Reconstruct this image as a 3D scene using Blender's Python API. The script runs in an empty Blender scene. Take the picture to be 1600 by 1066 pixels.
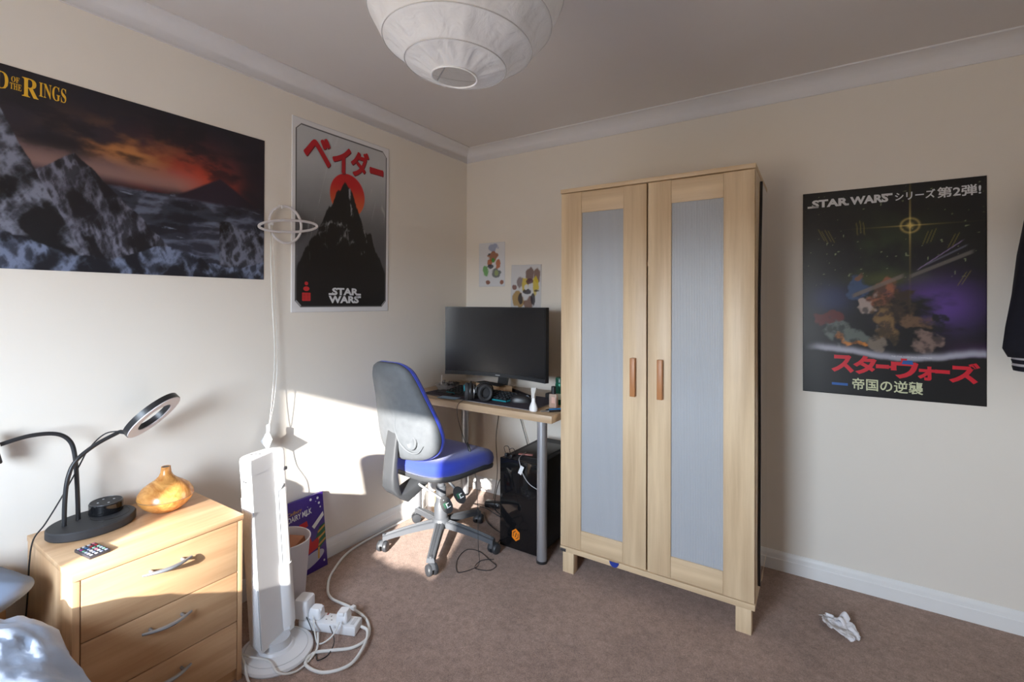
import bpy, bmesh, math, random
import numpy as np
from mathutils import Matrix, Vector, Quaternion
random.seed(7)
sc = bpy.context.scene
C = sc.collection

# ------------------------------------------------------------------ camera, world, sun, exposure
YAW, PITCH, ROLL = 0.5949, 0.0046, 0.0036
cam_d = bpy.data.cameras.new('camera'); cam = bpy.data.objects.new('camera', cam_d); C.objects.link(cam)
cam_d.sensor_width = 36.0; cam_d.lens = 755.87 / 1600 * 36
cam_d.shift_x = (800 - 764.55) / 1600; cam_d.shift_y = -(533 - 469.36) / 1600
cam_d.clip_start = 0.02
_F = Vector((-math.sin(YAW), math.cos(YAW), 0)); _R = Vector((math.cos(YAW), math.sin(YAW), 0)); _U = Vector((0, 0, 1))
_F2 = _F * math.cos(PITCH) + _U * math.sin(PITCH); _U2 = _U * math.cos(PITCH) - _F * math.sin(PITCH)
_R3 = _R * math.cos(ROLL) + _U2 * math.sin(ROLL); _U3 = _U2 * math.cos(ROLL) - _R * math.sin(ROLL)
_m = Matrix((_R3, _U3, -_F2)).transposed().to_4x4(); _m.translation = (2.0119, -2.6896, 1.2653)
cam.matrix_world = _m
sc.camera = cam

world = bpy.data.worlds.new('sky'); sc.world = world; world.use_nodes = True
wn = world.node_tree.nodes; wl = world.node_tree.links
wn['Background'].inputs['Strength'].default_value = 36.0
_tc = wn.new('ShaderNodeTexCoord'); _sx = wn.new('ShaderNodeSeparateXYZ'); _cr = wn.new('ShaderNodeValToRGB')
wl.new(_tc.outputs['Generated'], _sx.inputs[0]); wl.new(_sx.outputs['Z'], _cr.inputs[0]); wl.new(_cr.outputs[0], wn['Background'].inputs['Color'])
_cr.color_ramp.elements[0].position = 0.0; _cr.color_ramp.elements[0].color = (0.20, 0.17, 0.135, 1)      # ground and houses below the horizon
_cr.color_ramp.elements[1].position = 0.02; _cr.color_ramp.elements[1].color = (0.80, 0.90, 1.0, 1)       # hazy sky above it
_e = _cr.color_ramp.elements.new(0.6); _e.color = (0.62, 0.78, 1.0, 1)

SUN = Vector((-0.37, 1.0, -0.355)).normalized()
sun_d = bpy.data.lights.new('sun', 'SUN'); sun_d.energy = 15.0; sun_d.angle = math.radians(0.9); sun_d.color = (1.0, 0.95, 0.88)
sun = bpy.data.objects.new('sun', sun_d); C.objects.link(sun)
sun.rotation_euler = SUN.to_track_quat('-Z', 'Y').to_euler(); sun.location = (2.2, -6, 3)

YW = -3.5                                                    # wall behind the camera, with the window
WX0, WX1, WZ0, WZ1 = 0.778, 1.56, 0.80, 1.68
por_d = bpy.data.lights.new('window_portal', 'AREA'); por_d.shape = 'RECTANGLE'; por_d.size = WX1 - WX0; por_d.size_y = WZ1 - WZ0
por = bpy.data.objects.new('window_portal', por_d); C.objects.link(por)
por.location = ((WX0 + WX1) / 2, YW - 0.13, (WZ0 + WZ1) / 2); por.rotation_euler = (math.radians(90), 0, 0)
por_d.cycles.is_portal = True

vs = sc.view_settings
vs.view_transform = 'Standard'; vs.look = 'None'; vs.gamma = 1.0; vs.use_curve_mapping = False; vs.exposure = 0.60
sc.cycles.use_denoising = True
sc.cycles.max_bounces = 10; sc.cycles.diffuse_bounces = 7; sc.cycles.transparent_max_bounces = 10
sc.cycles.sample_clamp_indirect = 6.0; sc.cycles.caustics_reflective = False; sc.cycles.caustics_refractive = False

# ------------------------------------------------------------------ materials
def srgb(r, g, b):
    f = lambda c: (c / 255 / 12.92) if c / 255 <= 0.04045 else ((c / 255 + 0.055) / 1.055) ** 2.4
    return (f(r), f(g), f(b))
MATS = {}
def mat(name, col=(0.8, 0.8, 0.8), rough=0.5, metal=0.0, noise=0.0, nscale=20, bump=0.0, bscale=200, **kw):
    if name in MATS: return MATS[name]
    m = bpy.data.materials.new(name); m.use_nodes = True; MATS[name] = m
    n, l = m.node_tree.nodes, m.node_tree.links; p = n['Principled BSDF']
    p.inputs['Base Color'].default_value = (*col[:3], 1); p.inputs['Roughness'].default_value = rough; p.inputs['Metallic'].default_value = metal
    for k, v in kw.items(): p.inputs[k].default_value = v
    tc = n.new('ShaderNodeTexCoord')
    t = n.new('ShaderNodeTexNoise'); t.inputs['Scale'].default_value = nscale; t.inputs['Detail'].default_value = 5
    l.new(tc.outputs['Object'], t.inputs['Vector'])
    mx = n.new('ShaderNodeMix'); mx.data_type = 'RGBA'
    a = max(noise, 0.02)
    mx.inputs[6].default_value = (*[c * (1 - a) for c in col[:3]], 1); mx.inputs[7].default_value = (*[min(1, c * (1 + a)) for c in col[:3]], 1)
    l.new(t.outputs['Fac'], mx.inputs[0]); l.new(mx.outputs[2], p.inputs['Base Color'])
    if bump:
        b = n.new('ShaderNodeBump'); b.inputs['Strength'].default_value = bump; b.inputs['Distance'].default_value = 0.002
        t2 = n.new('ShaderNodeTexNoise'); t2.inputs['Scale'].default_value = bscale; t2.inputs['Detail'].default_value = 3
        l.new(tc.outputs['Object'], t2.inputs['Vector']); l.new(t2.outputs['Fac'], b.inputs['Height']); l.new(b.outputs[0], p.inputs['Normal'])
    return m
def wood(name, c1, c2, axis=2, rough=0.42, across=28.0, along=1.6, dist=0.0):
    if name in MATS: return MATS[name]
    m = bpy.data.materials.new(name); m.use_nodes = True; MATS[name] = m
    n, l = m.node_tree.nodes, m.node_tree.links; p = n['Principled BSDF']; p.inputs['Roughness'].default_value = rough
    tc = n.new('ShaderNodeTexCoord'); mp = n.new('ShaderNodeMapping')
    s = [across] * 3; s[axis] = along; mp.inputs['Scale'].default_value = s
    l.new(tc.outputs['Object'], mp.inputs[0])
    t = n.new('ShaderNodeTexNoise'); t.inputs['Scale'].default_value = 1.0; t.inputs['Detail'].default_value = 6; t.inputs['Roughness'].default_value = 0.6
    t.inputs['Distortion'].default_value = dist
    l.new(mp.outputs[0], t.inputs['Vector'])
    r = n.new('ShaderNodeValToRGB'); r.color_ramp.elements[0].position = 0.3; r.color_ramp.elements[1].position = 0.7
    r.color_ramp.elements[0].color = (*c1, 1); r.color_ramp.elements[1].color = (*c2, 1)
    l.new(t.outputs['Fac'], r.inputs[0]); l.new(r.outputs[0], p.inputs['Base Color'])
    return m
def vcol_mat(name, rough=0.3, coat=0.0):
    if name in MATS: return MATS[name]
    m = bpy.data.materials.new(name); m.use_nodes = True; MATS[name] = m
    n, l = m.node_tree.nodes, m.node_tree.links; p = n['Principled BSDF']; p.inputs['Roughness'].default_value = rough
    p.inputs['Coat Weight'].default_value = coat; p.inputs['Coat Roughness'].default_value = 0.15
    a = n.new('ShaderNodeVertexColor'); a.layer_name = 'print'; l.new(a.outputs[0], p.inputs['Base Color'])
    return m
def clear_mat(name, tint=(1, 1, 1), keep=0.85, rough=0.05, glossy=None):
    if name in MATS: return MATS[name]
    m = bpy.data.materials.new(name); m.use_nodes = True; MATS[name] = m
    n, l = m.node_tree.nodes, m.node_tree.links; p = n['Principled BSDF']; p.inputs['Roughness'].default_value = rough
    p.inputs['Base Color'].default_value = (*(glossy or tint), 1)
    t = n.new('ShaderNodeBsdfTransparent'); t.inputs[0].default_value = (*tint, 1)
    mx = n.new('ShaderNodeMixShader'); mx.inputs[0].default_value = keep
    l.new(p.outputs[0], mx.inputs[1]); l.new(t.outputs[0], mx.inputs[2]); l.new(mx.outputs[0], n['Material Output'].inputs[0])
    return m

M_WALL = mat('cream_wall_paint', (0.80, 0.75, 0.675), 0.85, noise=0.02, nscale=3, bump=0.05, bscale=150)
M_CEIL = mat('white_ceiling_paint', (0.72, 0.685, 0.665), 0.9, noise=0.02, nscale=4, bump=0.08, bscale=90)
M_COVE = mat('white_coving_paint', (0.76, 0.75, 0.76), 0.7, noise=0.02)
M_SKIRT = mat('white_gloss_paint', (0.84, 0.84, 0.83), 0.35, noise=0.02)
BIRCH = (srgb(194, 167, 133), srgb(222, 198, 163))
BEECH = (srgb(184, 142, 104), srgb(218, 182, 142))
M_BIRCH_Z = wood('birch_veneer_upright', *BIRCH, axis=2)
M_BIRCH_X = wood('birch_veneer_across', *BIRCH, axis=0)
M_BIRCH_Y = wood('birch_veneer_deep', *BIRCH, axis=1)
M_BEECH_Y = wood('beech_veneer_across', *BEECH, axis=1, across=22, along=1.3)
M_BEECH_Z = wood('beech_veneer_upright', *BEECH, axis=2, across=22, along=1.3)
M_ALDER = wood('alder_handle', srgb(160, 104, 62), srgb(190, 132, 84), axis=2, across=60)
M_BLACK = mat('black_plastic', (0.018, 0.018, 0.02), 0.38, noise=0.1)
M_MATTBLACK = mat('matt_black_plastic', (0.028, 0.028, 0.031), 0.6, noise=0.15, bump=0.1, bscale=600)
M_GLOSSBLACK = mat('gloss_black_plastic', (0.008, 0.008, 0.009), 0.06)
M_WHITE = mat('white_plastic', (0.80, 0.80, 0.81), 0.35)
M_GREYMETAL = mat('silver_metal', (0.50, 0.52, 0.55), 0.38, 0.75)
M_STEEL = mat('brushed_steel', (0.48, 0.49, 0.51), 0.34, 0.9)
M_DARKMETAL = mat('dark_steel', (0.12, 0.12, 0.13), 0.35, 0.7)

# ------------------------------------------------------------------ geometry helpers
class B:
    def __init__(s): s.bm = bmesh.new()
    def _x(s, vs, M):
        if M is not None: bmesh.ops.transform(s.bm, matrix=M, verts=vs)
    def box(s, c, d, bev=0.0, M=None, seg=2):
        r = bmesh.ops.create_cube(s.bm, size=1.0); vs = r['verts']
        bmesh.ops.transform(s.bm, matrix=Matrix.Translation(c) @ Matrix.Diagonal((*d, 1)), verts=vs)
        if bev > 0:
            es = list({e for v in vs for e in v.link_edges})
            b = bmesh.ops.bevel(s.bm, geom=es, offset=bev, segments=seg, affect='EDGES', profile=0.5)
            vs = list({v for f in b['faces'] for v in f.verts} | {v for v in vs if v.is_valid})
        s._x(vs, M); return s
    def bx(s, x0, x1, y0, y1, z0, z1, bev=0.0, M=None):
        return s.box(((x0 + x1) / 2, (y0 + y1) / 2, (z0 + z1) / 2), (abs(x1 - x0), abs(y1 - y0), abs(z1 - z0)), bev, M)
    def rings(s, rings, cap0=True, cap1=True, closed=True, loop=False, M=None):
        V = [[s.bm.verts.new(p) for p in r] for r in rings]; n = len(rings[0])
        pairs = list(zip(V, V[1:])) + ([(V[-1], V[0])] if loop else [])
        for a, b in pairs:
            for i in range(n if closed else n - 1):
                j = (i + 1) % n
                try: s.bm.faces.new((a[i], a[j], b[j], b[i]))
                except ValueError: pass
        if cap0 and not loop: s.bm.faces.new(V[0][::-1])
        if cap1 and not loop: s.bm.faces.new(V[-1])
        s._x([v for r in V for v in r], M); return s
    def lathe(s, prof, seg=32, cap0=True, cap1=True, M=None):
        rs = [[(r * math.cos(2 * math.pi * i / seg), r * math.sin(2 * math.pi * i / seg), z) for i in range(seg)] for r, z in prof]
        return s.rings(rs, cap0, cap1, M=M)
    def cyl(s, p0, p1, r0, r1=None, seg=20):
        p0, p1 = Vector(p0), Vector(p1); d = p1 - p0; q = d.to_track_quat('Z', 'Y')
        M = Matrix.Translation(p0) @ q.to_matrix().to_4x4()
        return s.lathe([(r0, 0), (r0 if r1 is None else r1, d.length)], seg, M=M)
    def tube(s, pts, r, seg=8, closed=False):
        P = [Vector(p) for p in pts]; n = len(P)
        T = [((P[(i + 1) % n] - P[i - 1]) if closed else (P[min(i + 1, n - 1)] - P[max(i - 1, 0)])).normalized() for i in range(n)]
        N = T[0].orthogonal().normalized(); rs = []
        for i in range(n):
            if i:
                q = T[i - 1].rotation_difference(T[i]); N = (q @ N); N = (N - T[i] * N.dot(T[i])).normalized()
            Bn = T[i].cross(N); ri = r[i] if isinstance(r, (list, tuple)) else r
            rs.append([P[i] + (N * math.cos(2 * math.pi * k / seg) + Bn * math.sin(2 * math.pi * k / seg)) * ri for k in range(seg)])
        return s.rings(rs, loop=closed)
    def prism(s, poly, z0, z1, M=None):
        return s.rings([[(x, y, z0) for x, y in poly], [(x, y, z1) for x, y in poly]], M=M)
    def grid(s, fn, nu, nv, M=None, closed_u=False):
        V = [[s.bm.verts.new(fn(i / nu, j / nv)) for i in range(nu + (0 if closed_u else 1))] for j in range(nv + 1)]
        w = len(V[0])
        for j in range(nv):
            for i in range(nu):
                s.bm.faces.new((V[j][i], V[j][(i + 1) % w], V[j + 1][(i + 1) % w], V[j + 1][i]))
        s._x([v for r in V for v in r], M); return s
    def faces(s, verts, faces, M=None):
        V = [s.bm.verts.new(v) for v in verts]
        for f in faces: s.bm.faces.new([V[i] for i in f])
        s._x(V, M); return s
    def mesh(s, name, center=True, fix=True, ang=35):
        if fix: bmesh.ops.recalc_face_normals(s.bm, faces=s.bm.faces)
        me = bpy.data.meshes.new(name); s.bm.to_mesh(me); s.bm.free()
        c = Vector((0, 0, 0))
        if center and len(me.vertices):
            a = np.empty(len(me.vertices) * 3); me.vertices.foreach_get('co', a); a = a.reshape(-1, 3)
            c = Vector((a.min(0) + a.max(0)) / 2); me.transform(Matrix.Translation(-c))
        me.polygons.foreach_set('use_smooth', [True] * len(me.polygons))
        me.set_sharp_from_angle(angle=math.radians(ang))
        return me, c
PM = {}
def wm(o): return PM.get(o.name, Matrix.Identity(4))
def place(o, M, parent=None):
    C.objects.link(o) if o.name not in C.objects else None
    if parent is not None:
        o.parent = parent; o.matrix_parent_inverse = wm(parent).inverted()
    o.matrix_basis = M; PM[o.name] = M.copy()
def tag(o, label=None, cat=None, group=None, kind=None):
    if label: o['label'] = label
    if cat: o['category'] = cat
    if group: o['group'] = group
    if kind: o['kind'] = kind
    return o
def add(name, b, m, parent=None, label=None, cat=None, group=None, kind=None, M=None, ang=35, fix=True):
    """one mesh object; geometry given in world space (or in the space of matrix M)"""
    me, c = b.mesh(name, ang=ang, fix=fix)
    o = bpy.data.objects.new(name, me); me.materials.append(m)
    place(o, (M @ Matrix.Translation(c)) if M is not None else Matrix.Translation(c), parent)
    return tag(o, label, cat, group, kind)
def again(src, M, parent=None, name=None):
    """a copy of a part sharing its mesh; M moves it in world space"""
    o = src.copy(); C.objects.link(o)
    if parent is not None: o.parent = parent; o.matrix_parent_inverse = wm(parent).inverted()
    o.matrix_basis = M @ wm(src); PM[o.name] = o.matrix_basis.copy(); return o
def thing(name, label, cat, loc, rz=0.0, group=None):
    o = bpy.data.objects.new(name, None); o.empty_display_size = 0.05
    place(o, Matrix.Translation(loc) @ Matrix.Rotation(rz, 4, 'Z')); return tag(o, label, cat, group)
def struct(name, b, m, **k): return add(name, b, m, kind='structure', **k)
def T(x, y, z): return Matrix.Translation((x, y, z))
def R(a, ax): return Matrix.Rotation(math.radians(a), 4, ax)
def spline(pts, n=10, closed=False):
    P = [Vector(p) for p in pts]; out = []; k = len(P)
    for i in range(k if closed else k - 1):
        p0, p1, p2, p3 = (P[(i - 1) % k], P[i], P[(i + 1) % k], P[(i + 2) % k]) if closed else (P[max(i - 1, 0)], P[i], P[i + 1], P[min(i + 2, k - 1)])
        for j in range(n):
            t = j / n
            out.append(0.5 * ((2 * p1) + (p2 - p0) * t + (2 * p0 - 5 * p1 + 4 * p2 - p3) * t * t + (3 * p1 - p0 - 3 * p2 + p3) * t ** 3))
    if not closed: out.append(P[-1])
    return out
def rrect(w, h, r, n=5):
    out = []
    for cx, cy, a0 in ((w / 2 - r, h / 2 - r, 0), (-w / 2 + r, h / 2 - r, 90), (-w / 2 + r, -h / 2 + r, 180), (w / 2 - r, -h / 2 + r, 270)):
        for i in range(n + 1):
            a = math.radians(a0 + 90 * i / n); out.append((cx + r * math.cos(a), cy + r * math.sin(a)))
    return out
def text_mesh(body, size=1.0, bold=0.0, sx=1.0, shear=0.0, spacing=1.0, align='LEFT'):
    cu = bpy.data.curves.new('lettering', 'FONT'); cu.body = body; cu.size = size; cu.offset = bold; cu.shear = shear; cu.space_character = spacing
    cu.align_x = align; cu.resolution_u = 3
    o = bpy.data.objects.new('lettering', cu); C.objects.link(o)
    me = bpy.data.meshes.new_from_object(o.evaluated_get(bpy.context.evaluated_depsgraph_get()))
    bpy.data.objects.remove(o); bpy.data.curves.remove(cu)
    if sx != 1.0: me.transform(Matrix.Diagonal((sx, 1, 1, 1)))
    return me
def fatten(me, r, n=10):
    src = me.copy(); bm = bmesh.new(); bm.from_mesh(me)
    for i in range(n):
        t = 2 * math.pi * i / n; k = len(bm.verts); bm.from_mesh(src); bm.verts.ensure_lookup_table()
        for v in bm.verts[k:]: v.co += Vector((r * math.cos(t), r * math.sin(t), 0.00001 * (i + 1)))
    bm.to_mesh(me); bm.free(); bpy.data.meshes.remove(src)
def lettering(body, m, parent, M, x, y, width=None, height=None, bold=0.0, fat=0.0, rot=0.0, z=0.0008, name='lettering', **k):
    """flat printed word fitted into a box whose lower-left corner is x, y in the plane of M"""
    me = text_mesh(body, bold=bold, **k)
    if fat: fatten(me, fat)
    a = np.empty(len(me.vertices) * 3); me.vertices.foreach_get('co', a); a = a.reshape(-1, 3); lo, hi = a.min(0), a.max(0)
    sy = height / (hi[1] - lo[1]) if height else width / (hi[0] - lo[0]); sx = width / (hi[0] - lo[0]) if width else sy
    me.transform(Matrix.Diagonal((sx, sy, 1, 1)) @ T(-lo[0], -lo[1], 0))
    me.materials.clear(); me.materials.append(m); me.name = name
    o = bpy.data.objects.new(name, me)
    place(o, M @ T(x, y, z) @ Matrix.Rotation(math.radians(rot), 4, 'Z'), parent); return o
WALL_L = Matrix(((0, 0, 1, 0), (1, 0, 0, 0), (0, 1, 0, 0), (0, 0, 0, 1)))      # print plane: x right, y up, z off the wall
WALL_B = Matrix(((1, 0, 0, 0), (0, 0, -1, 0), (0, 1, 0, 0), (0, 0, 0, 1)))

# ------------------------------------------------------------------ the room
H = 2.3066; XR = 3.35
def carpet_mat():
    m = bpy.data.materials.new('brown_carpet'); m.use_nodes = True
    n, l = m.node_tree.nodes, m.node_tree.links; p = n['Principled BSDF']; p.inputs['Roughness'].default_value = 0.95
    p.inputs['Sheen Weight'].default_value = 0.25
    tc = n.new('ShaderNodeTexCoord')
    def noise(sc_, det, ro=0.6):
        t = n.new('ShaderNodeTexNoise'); t.inputs['Scale'].default_value = sc_; t.inputs['Detail'].default_value = det; t.inputs['Roughness'].default_value = ro
        l.new(tc.outputs['Object'], t.inputs['Vector']); return t
    fine = noise(260, 4, 0.75); mid = noise(38, 5, 0.7); big = noise(2.6, 4)
    def ramp(src, p0, c0, p1, c1):
        r = n.new('ShaderNodeValToRGB'); r.color_ramp.elements[0].position = p0; r.color_ramp.elements[1].position = p1
        r.color_ramp.elements[0].color = (*c0, 1); r.color_ramp.elements[1].color = (*c1, 1); l.new(src.outputs['Fac'], r.inputs[0]); return r
    base = ramp(fine, 0.30, (0.215, 0.128, 0.094), 0.72, (0.60, 0.405, 0.312))
    m2 = ramp(mid, 0.34, (0.62, 0.60, 0.58), 0.60, (1, 1, 1)); m3 = ramp(big, 0.35, (0.86, 0.84, 0.83), 0.6, (1, 1, 1))
    x1 = n.new('ShaderNodeMix'); x1.data_type = 'RGBA'; x1.blend_type = 'MULTIPLY'; x1.inputs[0].default_value = 0.8
    x2 = n.new('ShaderNodeMix'); x2.data_type = 'RGBA'; x2.blend_type = 'MULTIPLY'; x2.inputs[0].default_value = 1.0
    l.new(base.outputs[0], x1.inputs[6]); l.new(m2.outputs[0], x1.inputs[7]); l.new(x1.outputs[2], x2.inputs[6]); l.new(m3.outputs[0], x2.inputs[7])
    l.new(x2.outputs[2], p.inputs['Base Color'])
    b = n.new('ShaderNodeBump'); b.inputs['Strength'].default_value = 0.7; b.inputs['Distance'].default_value = 0.004
    l.new(fine.outputs['Fac'], b.inputs['Height']); l.new(b.outputs[0], p.inputs['Normal'])
    return m
M_CARPET = carpet_mat()
struct('floor', B().bx(-0.1, XR + 0.1, YW - 0.12, 0.1, -0.08, 0.0), M_CARPET)
struct('ceiling', B().bx(-0.1, XR + 0.1, YW - 0.12, 0.1, H, H + 0.08), M_CEIL)
struct('wall_left', B().bx(-0.1, 0.0, YW - 0.12, 0.1, 0, H), M_WALL)
struct('wall_back', B().bx(0.0, XR, 0.0, 0.1, 0, H), M_WALL)
struct('wall_right', B().bx(XR, XR + 0.1, YW - 0.12, 0.1, 0, H), M_WALL)
wb = B(); y0, y1 = YW - 0.12, YW
wb.bx(0, WX0, y0, y1, 0, H); wb.bx(WX1, XR, y0, y1, 0, H); wb.bx(WX0, WX1, y0, y1, 0, WZ0); wb.bx(WX0, WX1, y0, y1, WZ1, H)
struct('wall_front', wb, M_WALL)
# window behind the camera
wf = B(); fw = 0.035
for x in (WX0 + fw / 2, WX1 - fw / 2): wf.bx(x - fw / 2, x + fw / 2, YW - 0.10, YW - 0.06, WZ0, WZ1)
for z in (WZ0 + fw / 2, WZ1 - fw / 2): wf.bx(WX0, WX1, YW - 0.10, YW - 0.06, z - fw / 2, z + fw / 2)
win = struct('window_1', wf, M_SKIRT)
add('glass_pane', B().bx(WX0 + fw, WX1 - fw, YW - 0.084, YW - 0.080, WZ0 + fw, WZ1 - fw), clear_mat('window_glass', keep=0.94, rough=0.02), win)
add('window_sill', B().bx(WX0 - 0.04, WX1 + 0.04, YW - 0.06, YW + 0.06, WZ0 - 0.03, WZ0, 0.004), M_SKIRT, win)
# coving: a hollow quarter curve between wall and ceiling
def cove_profile(n=9):
    pv, ph, lip = 0.079, 0.087, 0.006
    pts = [(0, -pv), (lip, -pv), (lip + 0.001, -pv + 0.006)]
    for i in range(n + 1):
        a = math.pi / 2 * i / n
        pts.append((lip + (ph - lip - 0.006) * (1 - math.cos(a)), -pv + 0.008 + (pv - 0.014) * math.sin(a)))
    pts += [(ph - 0.001, -0.006), (ph, -0.005), (ph, 0), (0, 0)]
    return pts
cp = cove_profile()
struct('trim_1', B().rings([[(d, -d if e == 0 else YW, H + z) for d, z in cp] for e in (0, 1)]), M_COVE, ang=50)
struct('trim_2', B().rings([[(d if e == 0 else XR, -d, H + z) for d, z in cp] for e in (0, 1)]), M_COVE, ang=50)
sp = [(0, 0), (0.016, 0), (0.016, 0.052), (0.013, 0.056), (0.013, 0.060), (0.0115, 0.066), (0.0125, 0.072), (0.008, 0.082), (0.004, 0.0875), (0, 0.0875)]
struct('baseboard_left', B().rings([[(d, -d if e == 0 else YW, z) for d, z in sp] for e in (0, 1)]), M_SKIRT)
struct('baseboard_back', B().rings([[(d if e == 0 else XR, -d, z) for d, z in sp] for e in (0, 1)]), M_SKIRT)

# ------------------------------------------------------------------ wardrobe
WXA, WYA = 1.009, -0.604
w = thing('wardrobe', 'tall birch wardrobe with two doors and ribbed grey plastic panels', 'wardrobe', (WXA + 0.405, WYA + 0.25, 0))
x0, x1, yf, yb = WXA, WXA + 0.81, WYA, WYA + 0.50
add('top_board', B().bx(x0 - 0.002, x1 + 0.002, yf - 0.002, yb, 1.782, 1.80, 0.001), M_BIRCH_X, w)
add('bottom_board', B().bx(x0, x1, yf, yb, 0.098, 0.121, 0.001), M_BIRCH_X, w)
sd = add('side_panel', B().bx(x0, x0 + 0.016, yf + 0.02, yb, 0.121, 1.782), M_BIRCH_Z, w)
again(sd, T(0.81 - 0.016, 0, 0), w)
add('back_panel', B().bx(x0 + 0.016, x1 - 0.016, yb - 0.006, yb, 0.121, 1.782), M_BIRCH_Z, w)
add('shelf', B().bx(x0 + 0.016, x1 - 0.016, yf + 0.0185, yb - 0.01, 1.424, 1.442), M_BIRCH_X, w)
lg = add('leg', B().bx(x0 + 0.012, x0 + 0.067, yf + 0.004, yf + 0.05, 0, 0.098, 0.002), M_BIRCH_Z, w)
for dx, dy in ((0.731, 0), (0, 0.44), (0.731, 0.44)): again(lg, T(dx, dy, 0), w)
add('corner_bracket', B().bx(x0 + 0.002, x0 + 0.03, yf - 0.003, yf + 0.0, 0.098, 0.112, 0.001), M_DARKMETAL, w)
M_RIB = clear_mat('ribbed_grey_plastic', tint=(0.84, 0.86, 0.89), keep=0.42, rough=0.30, glossy=(0.60, 0.625, 0.66))
def wardrobe_door(dx0, dx1, px0, px1, hx, turn, hinge):
    Md = T(hinge, yf, 0) @ R(turn, 'Z') @ T(-hinge, -yf, 0)
    d = add('door', B().bx(dx0, px0, yf, yf + 0.018, 0.125, 1.778, 0.0012).bx(px1, dx1, yf, yf + 0.018, 0.125, 1.778, 0.0012), M_BIRCH_Z, w, M=Md)
    add('top_rail', B().bx(px0 + 0.0005, px1 - 0.0005, yf + 0.001, yf + 0.0175, 1.682, 1.777, 0.0008), M_BIRCH_X, d, M=Md)
    add('bottom_rail', B().bx(px0 + 0.0005, px1 - 0.0005, yf + 0.001, yf + 0.0175, 0.126, 0.214, 0.0008), M_BIRCH_X, d, M=Md)
    rib = B(); n = int((px1 - px0) / 0.0062) * 4
    def prof(u, v):
        return (px0 + (px1 - px0) * u, yf + 0.008 - 0.0011 * (0.5 - 0.5 * math.cos(2 * math.pi * u * n / 4)), 0.214 + (1.682 - 0.214) * v)
    rib.grid(prof, n, 1); rib.grid(lambda u, v: (px0 + (px1 - px0) * u, yf + 0.012, 0.214 + 1.468 * v), 1, 1)
    add('ribbed_panel', rib, M_RIB, d, M=Md, fix=False, ang=80)
    add('handle', B().box((hx, yf - 0.013, 0.945), (0.022, 0.020, 0.166), 0.002), M_ALDER, d, M=Md)
wardrobe_door(1.011, 1.409, 1.112, 1.308, 1.355, 0.5, 1.011)
wardrobe_door(1.416, 1.817, 1.511, 1.709, 1.470, -0.2, 1.817)
# dark clothes and white boxes are not told apart through the plastic; one folded pile stands under the shelf
add('folded_cloth', B().grid(lambda u, v: (1.272 + 0.022 * math.cos(math.pi * u), yf - 0.004 - 0.006 * math.sin(math.pi * u) * (1 - v), 0.124 - 0.026 * math.sin(math.pi * u) * v), 10, 3), mat('blue_cloth', srgb(40, 60, 150), 0.8), label='scrap of blue cloth sticking out below the left wardrobe door', cat='cloth')
# mirror standing against the side of the wardrobe
mt = thing('mirror', 'frameless mirror with a bent dark edge on the side of the wardrobe', 'mirror', (1.826, -0.26, 0.1))
def edge_y(z): return -0.44 - 0.018 * math.sin(z * 5.6 + 0.6) - 0.035 * math.sin(z * 2.1 - 0.4) - 0.04 * (1.75 - z) / 1.6
zs = [0.15 + (1.765 - 0.15) * i / 40 for i in range(41)]
add('mirror_glass', B().rings([[(1.822, edge_y(z), z), (1.826, edge_y(z), z), (1.826, -0.165, z), (1.822, -0.165, z)] for z in zs]), mat('mirror_silver', (0.86, 0.88, 0.88), 0.03, 1.0), mt)
add('mirror_edge', B().rings([[(1.820, edge_y(z) - 0.012, z), (1.829, edge_y(z) - 0.012, z), (1.829, edge_y(z), z), (1.820, edge_y(z), z)] for z in zs]), M_BLACK, mt)

# ------------------------------------------------------------------ desk
d = thing('desk', 'pale wood desk with silver tube legs in the room corner', 'desk', (0.5, -0.36, 0))
add('desk_top', B().bx(0.006, 0.990, -0.658, -0.058, 0.700, 0.735, 0.0015), wood('desk_veneer', srgb(170, 142, 112), srgb(196, 170, 138), axis=0, rough=0.35), d)
lg = B().cyl((0.902, -0.585, 0.012), (0.902, -0.585, 0.694), 0.0245, seg=28)
lg = add('leg', lg, M_GREYMETAL, d)
ft = add('foot', B().cyl((0.902, -0.585, 0), (0.902, -0.585, 0.012), 0.027, seg=28), M_BLACK, lg)
pt = add('mounting_plate', B().cyl((0.902, -0.585, 0.694), (0.902, -0.585, 0.700), 0.045, seg=28), M_DARKMETAL, lg)
for dx, dy in ((-0.812, 0), (-0.812, 0.455), (0, 0.455)):
    l2 = again(lg, T(dx, dy, 0), d); again(ft, T(dx, dy, 0), l2); again(pt, T(dx, dy, 0), l2)

# ------------------------------------------------------------------ chest of drawers
cx0, cx1, cy0, cy1, ch = 0.018, 0.412, -2.252, -1.802, 0.55
ches = thing('chest_of_drawers', 'beech bedside chest of three drawers with curved grey handles', 'chest of drawers', (0.215, -2.03, 0))
add('top_board', B().bx(cx0, cx1 + 0.004, cy0 - 0.002, cy1 + 0.002, ch - 0.016, ch, 0.0012), M_BEECH_Y, ches)
s1 = add('side_panel', B().bx(cx0, cx1, cy0, cy0 + 0.016, 0, ch - 0.016, 0.0005), M_BEECH_Z, ches)
again(s1, T(0, 0.434, 0), ches)
add('back_panel', B().bx(cx0, cx0 + 0.006, cy0 + 0.016, cy1 - 0.016, 0.02, ch - 0.016), M_BEECH_Z, ches)
add('plinth', B().bx(cx1 - 0.03, cx1 - 0.014, cy0 + 0.016, cy1 - 0.016, 0, 0.04), M_BEECH_Y, ches)
add('inner_rail', B().bx(cx1 - 0.022, cx1 - 0.016, cy0 + 0.016, cy1 - 0.016, 0.04, ch - 0.016), M_DARKMETAL, ches)
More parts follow.
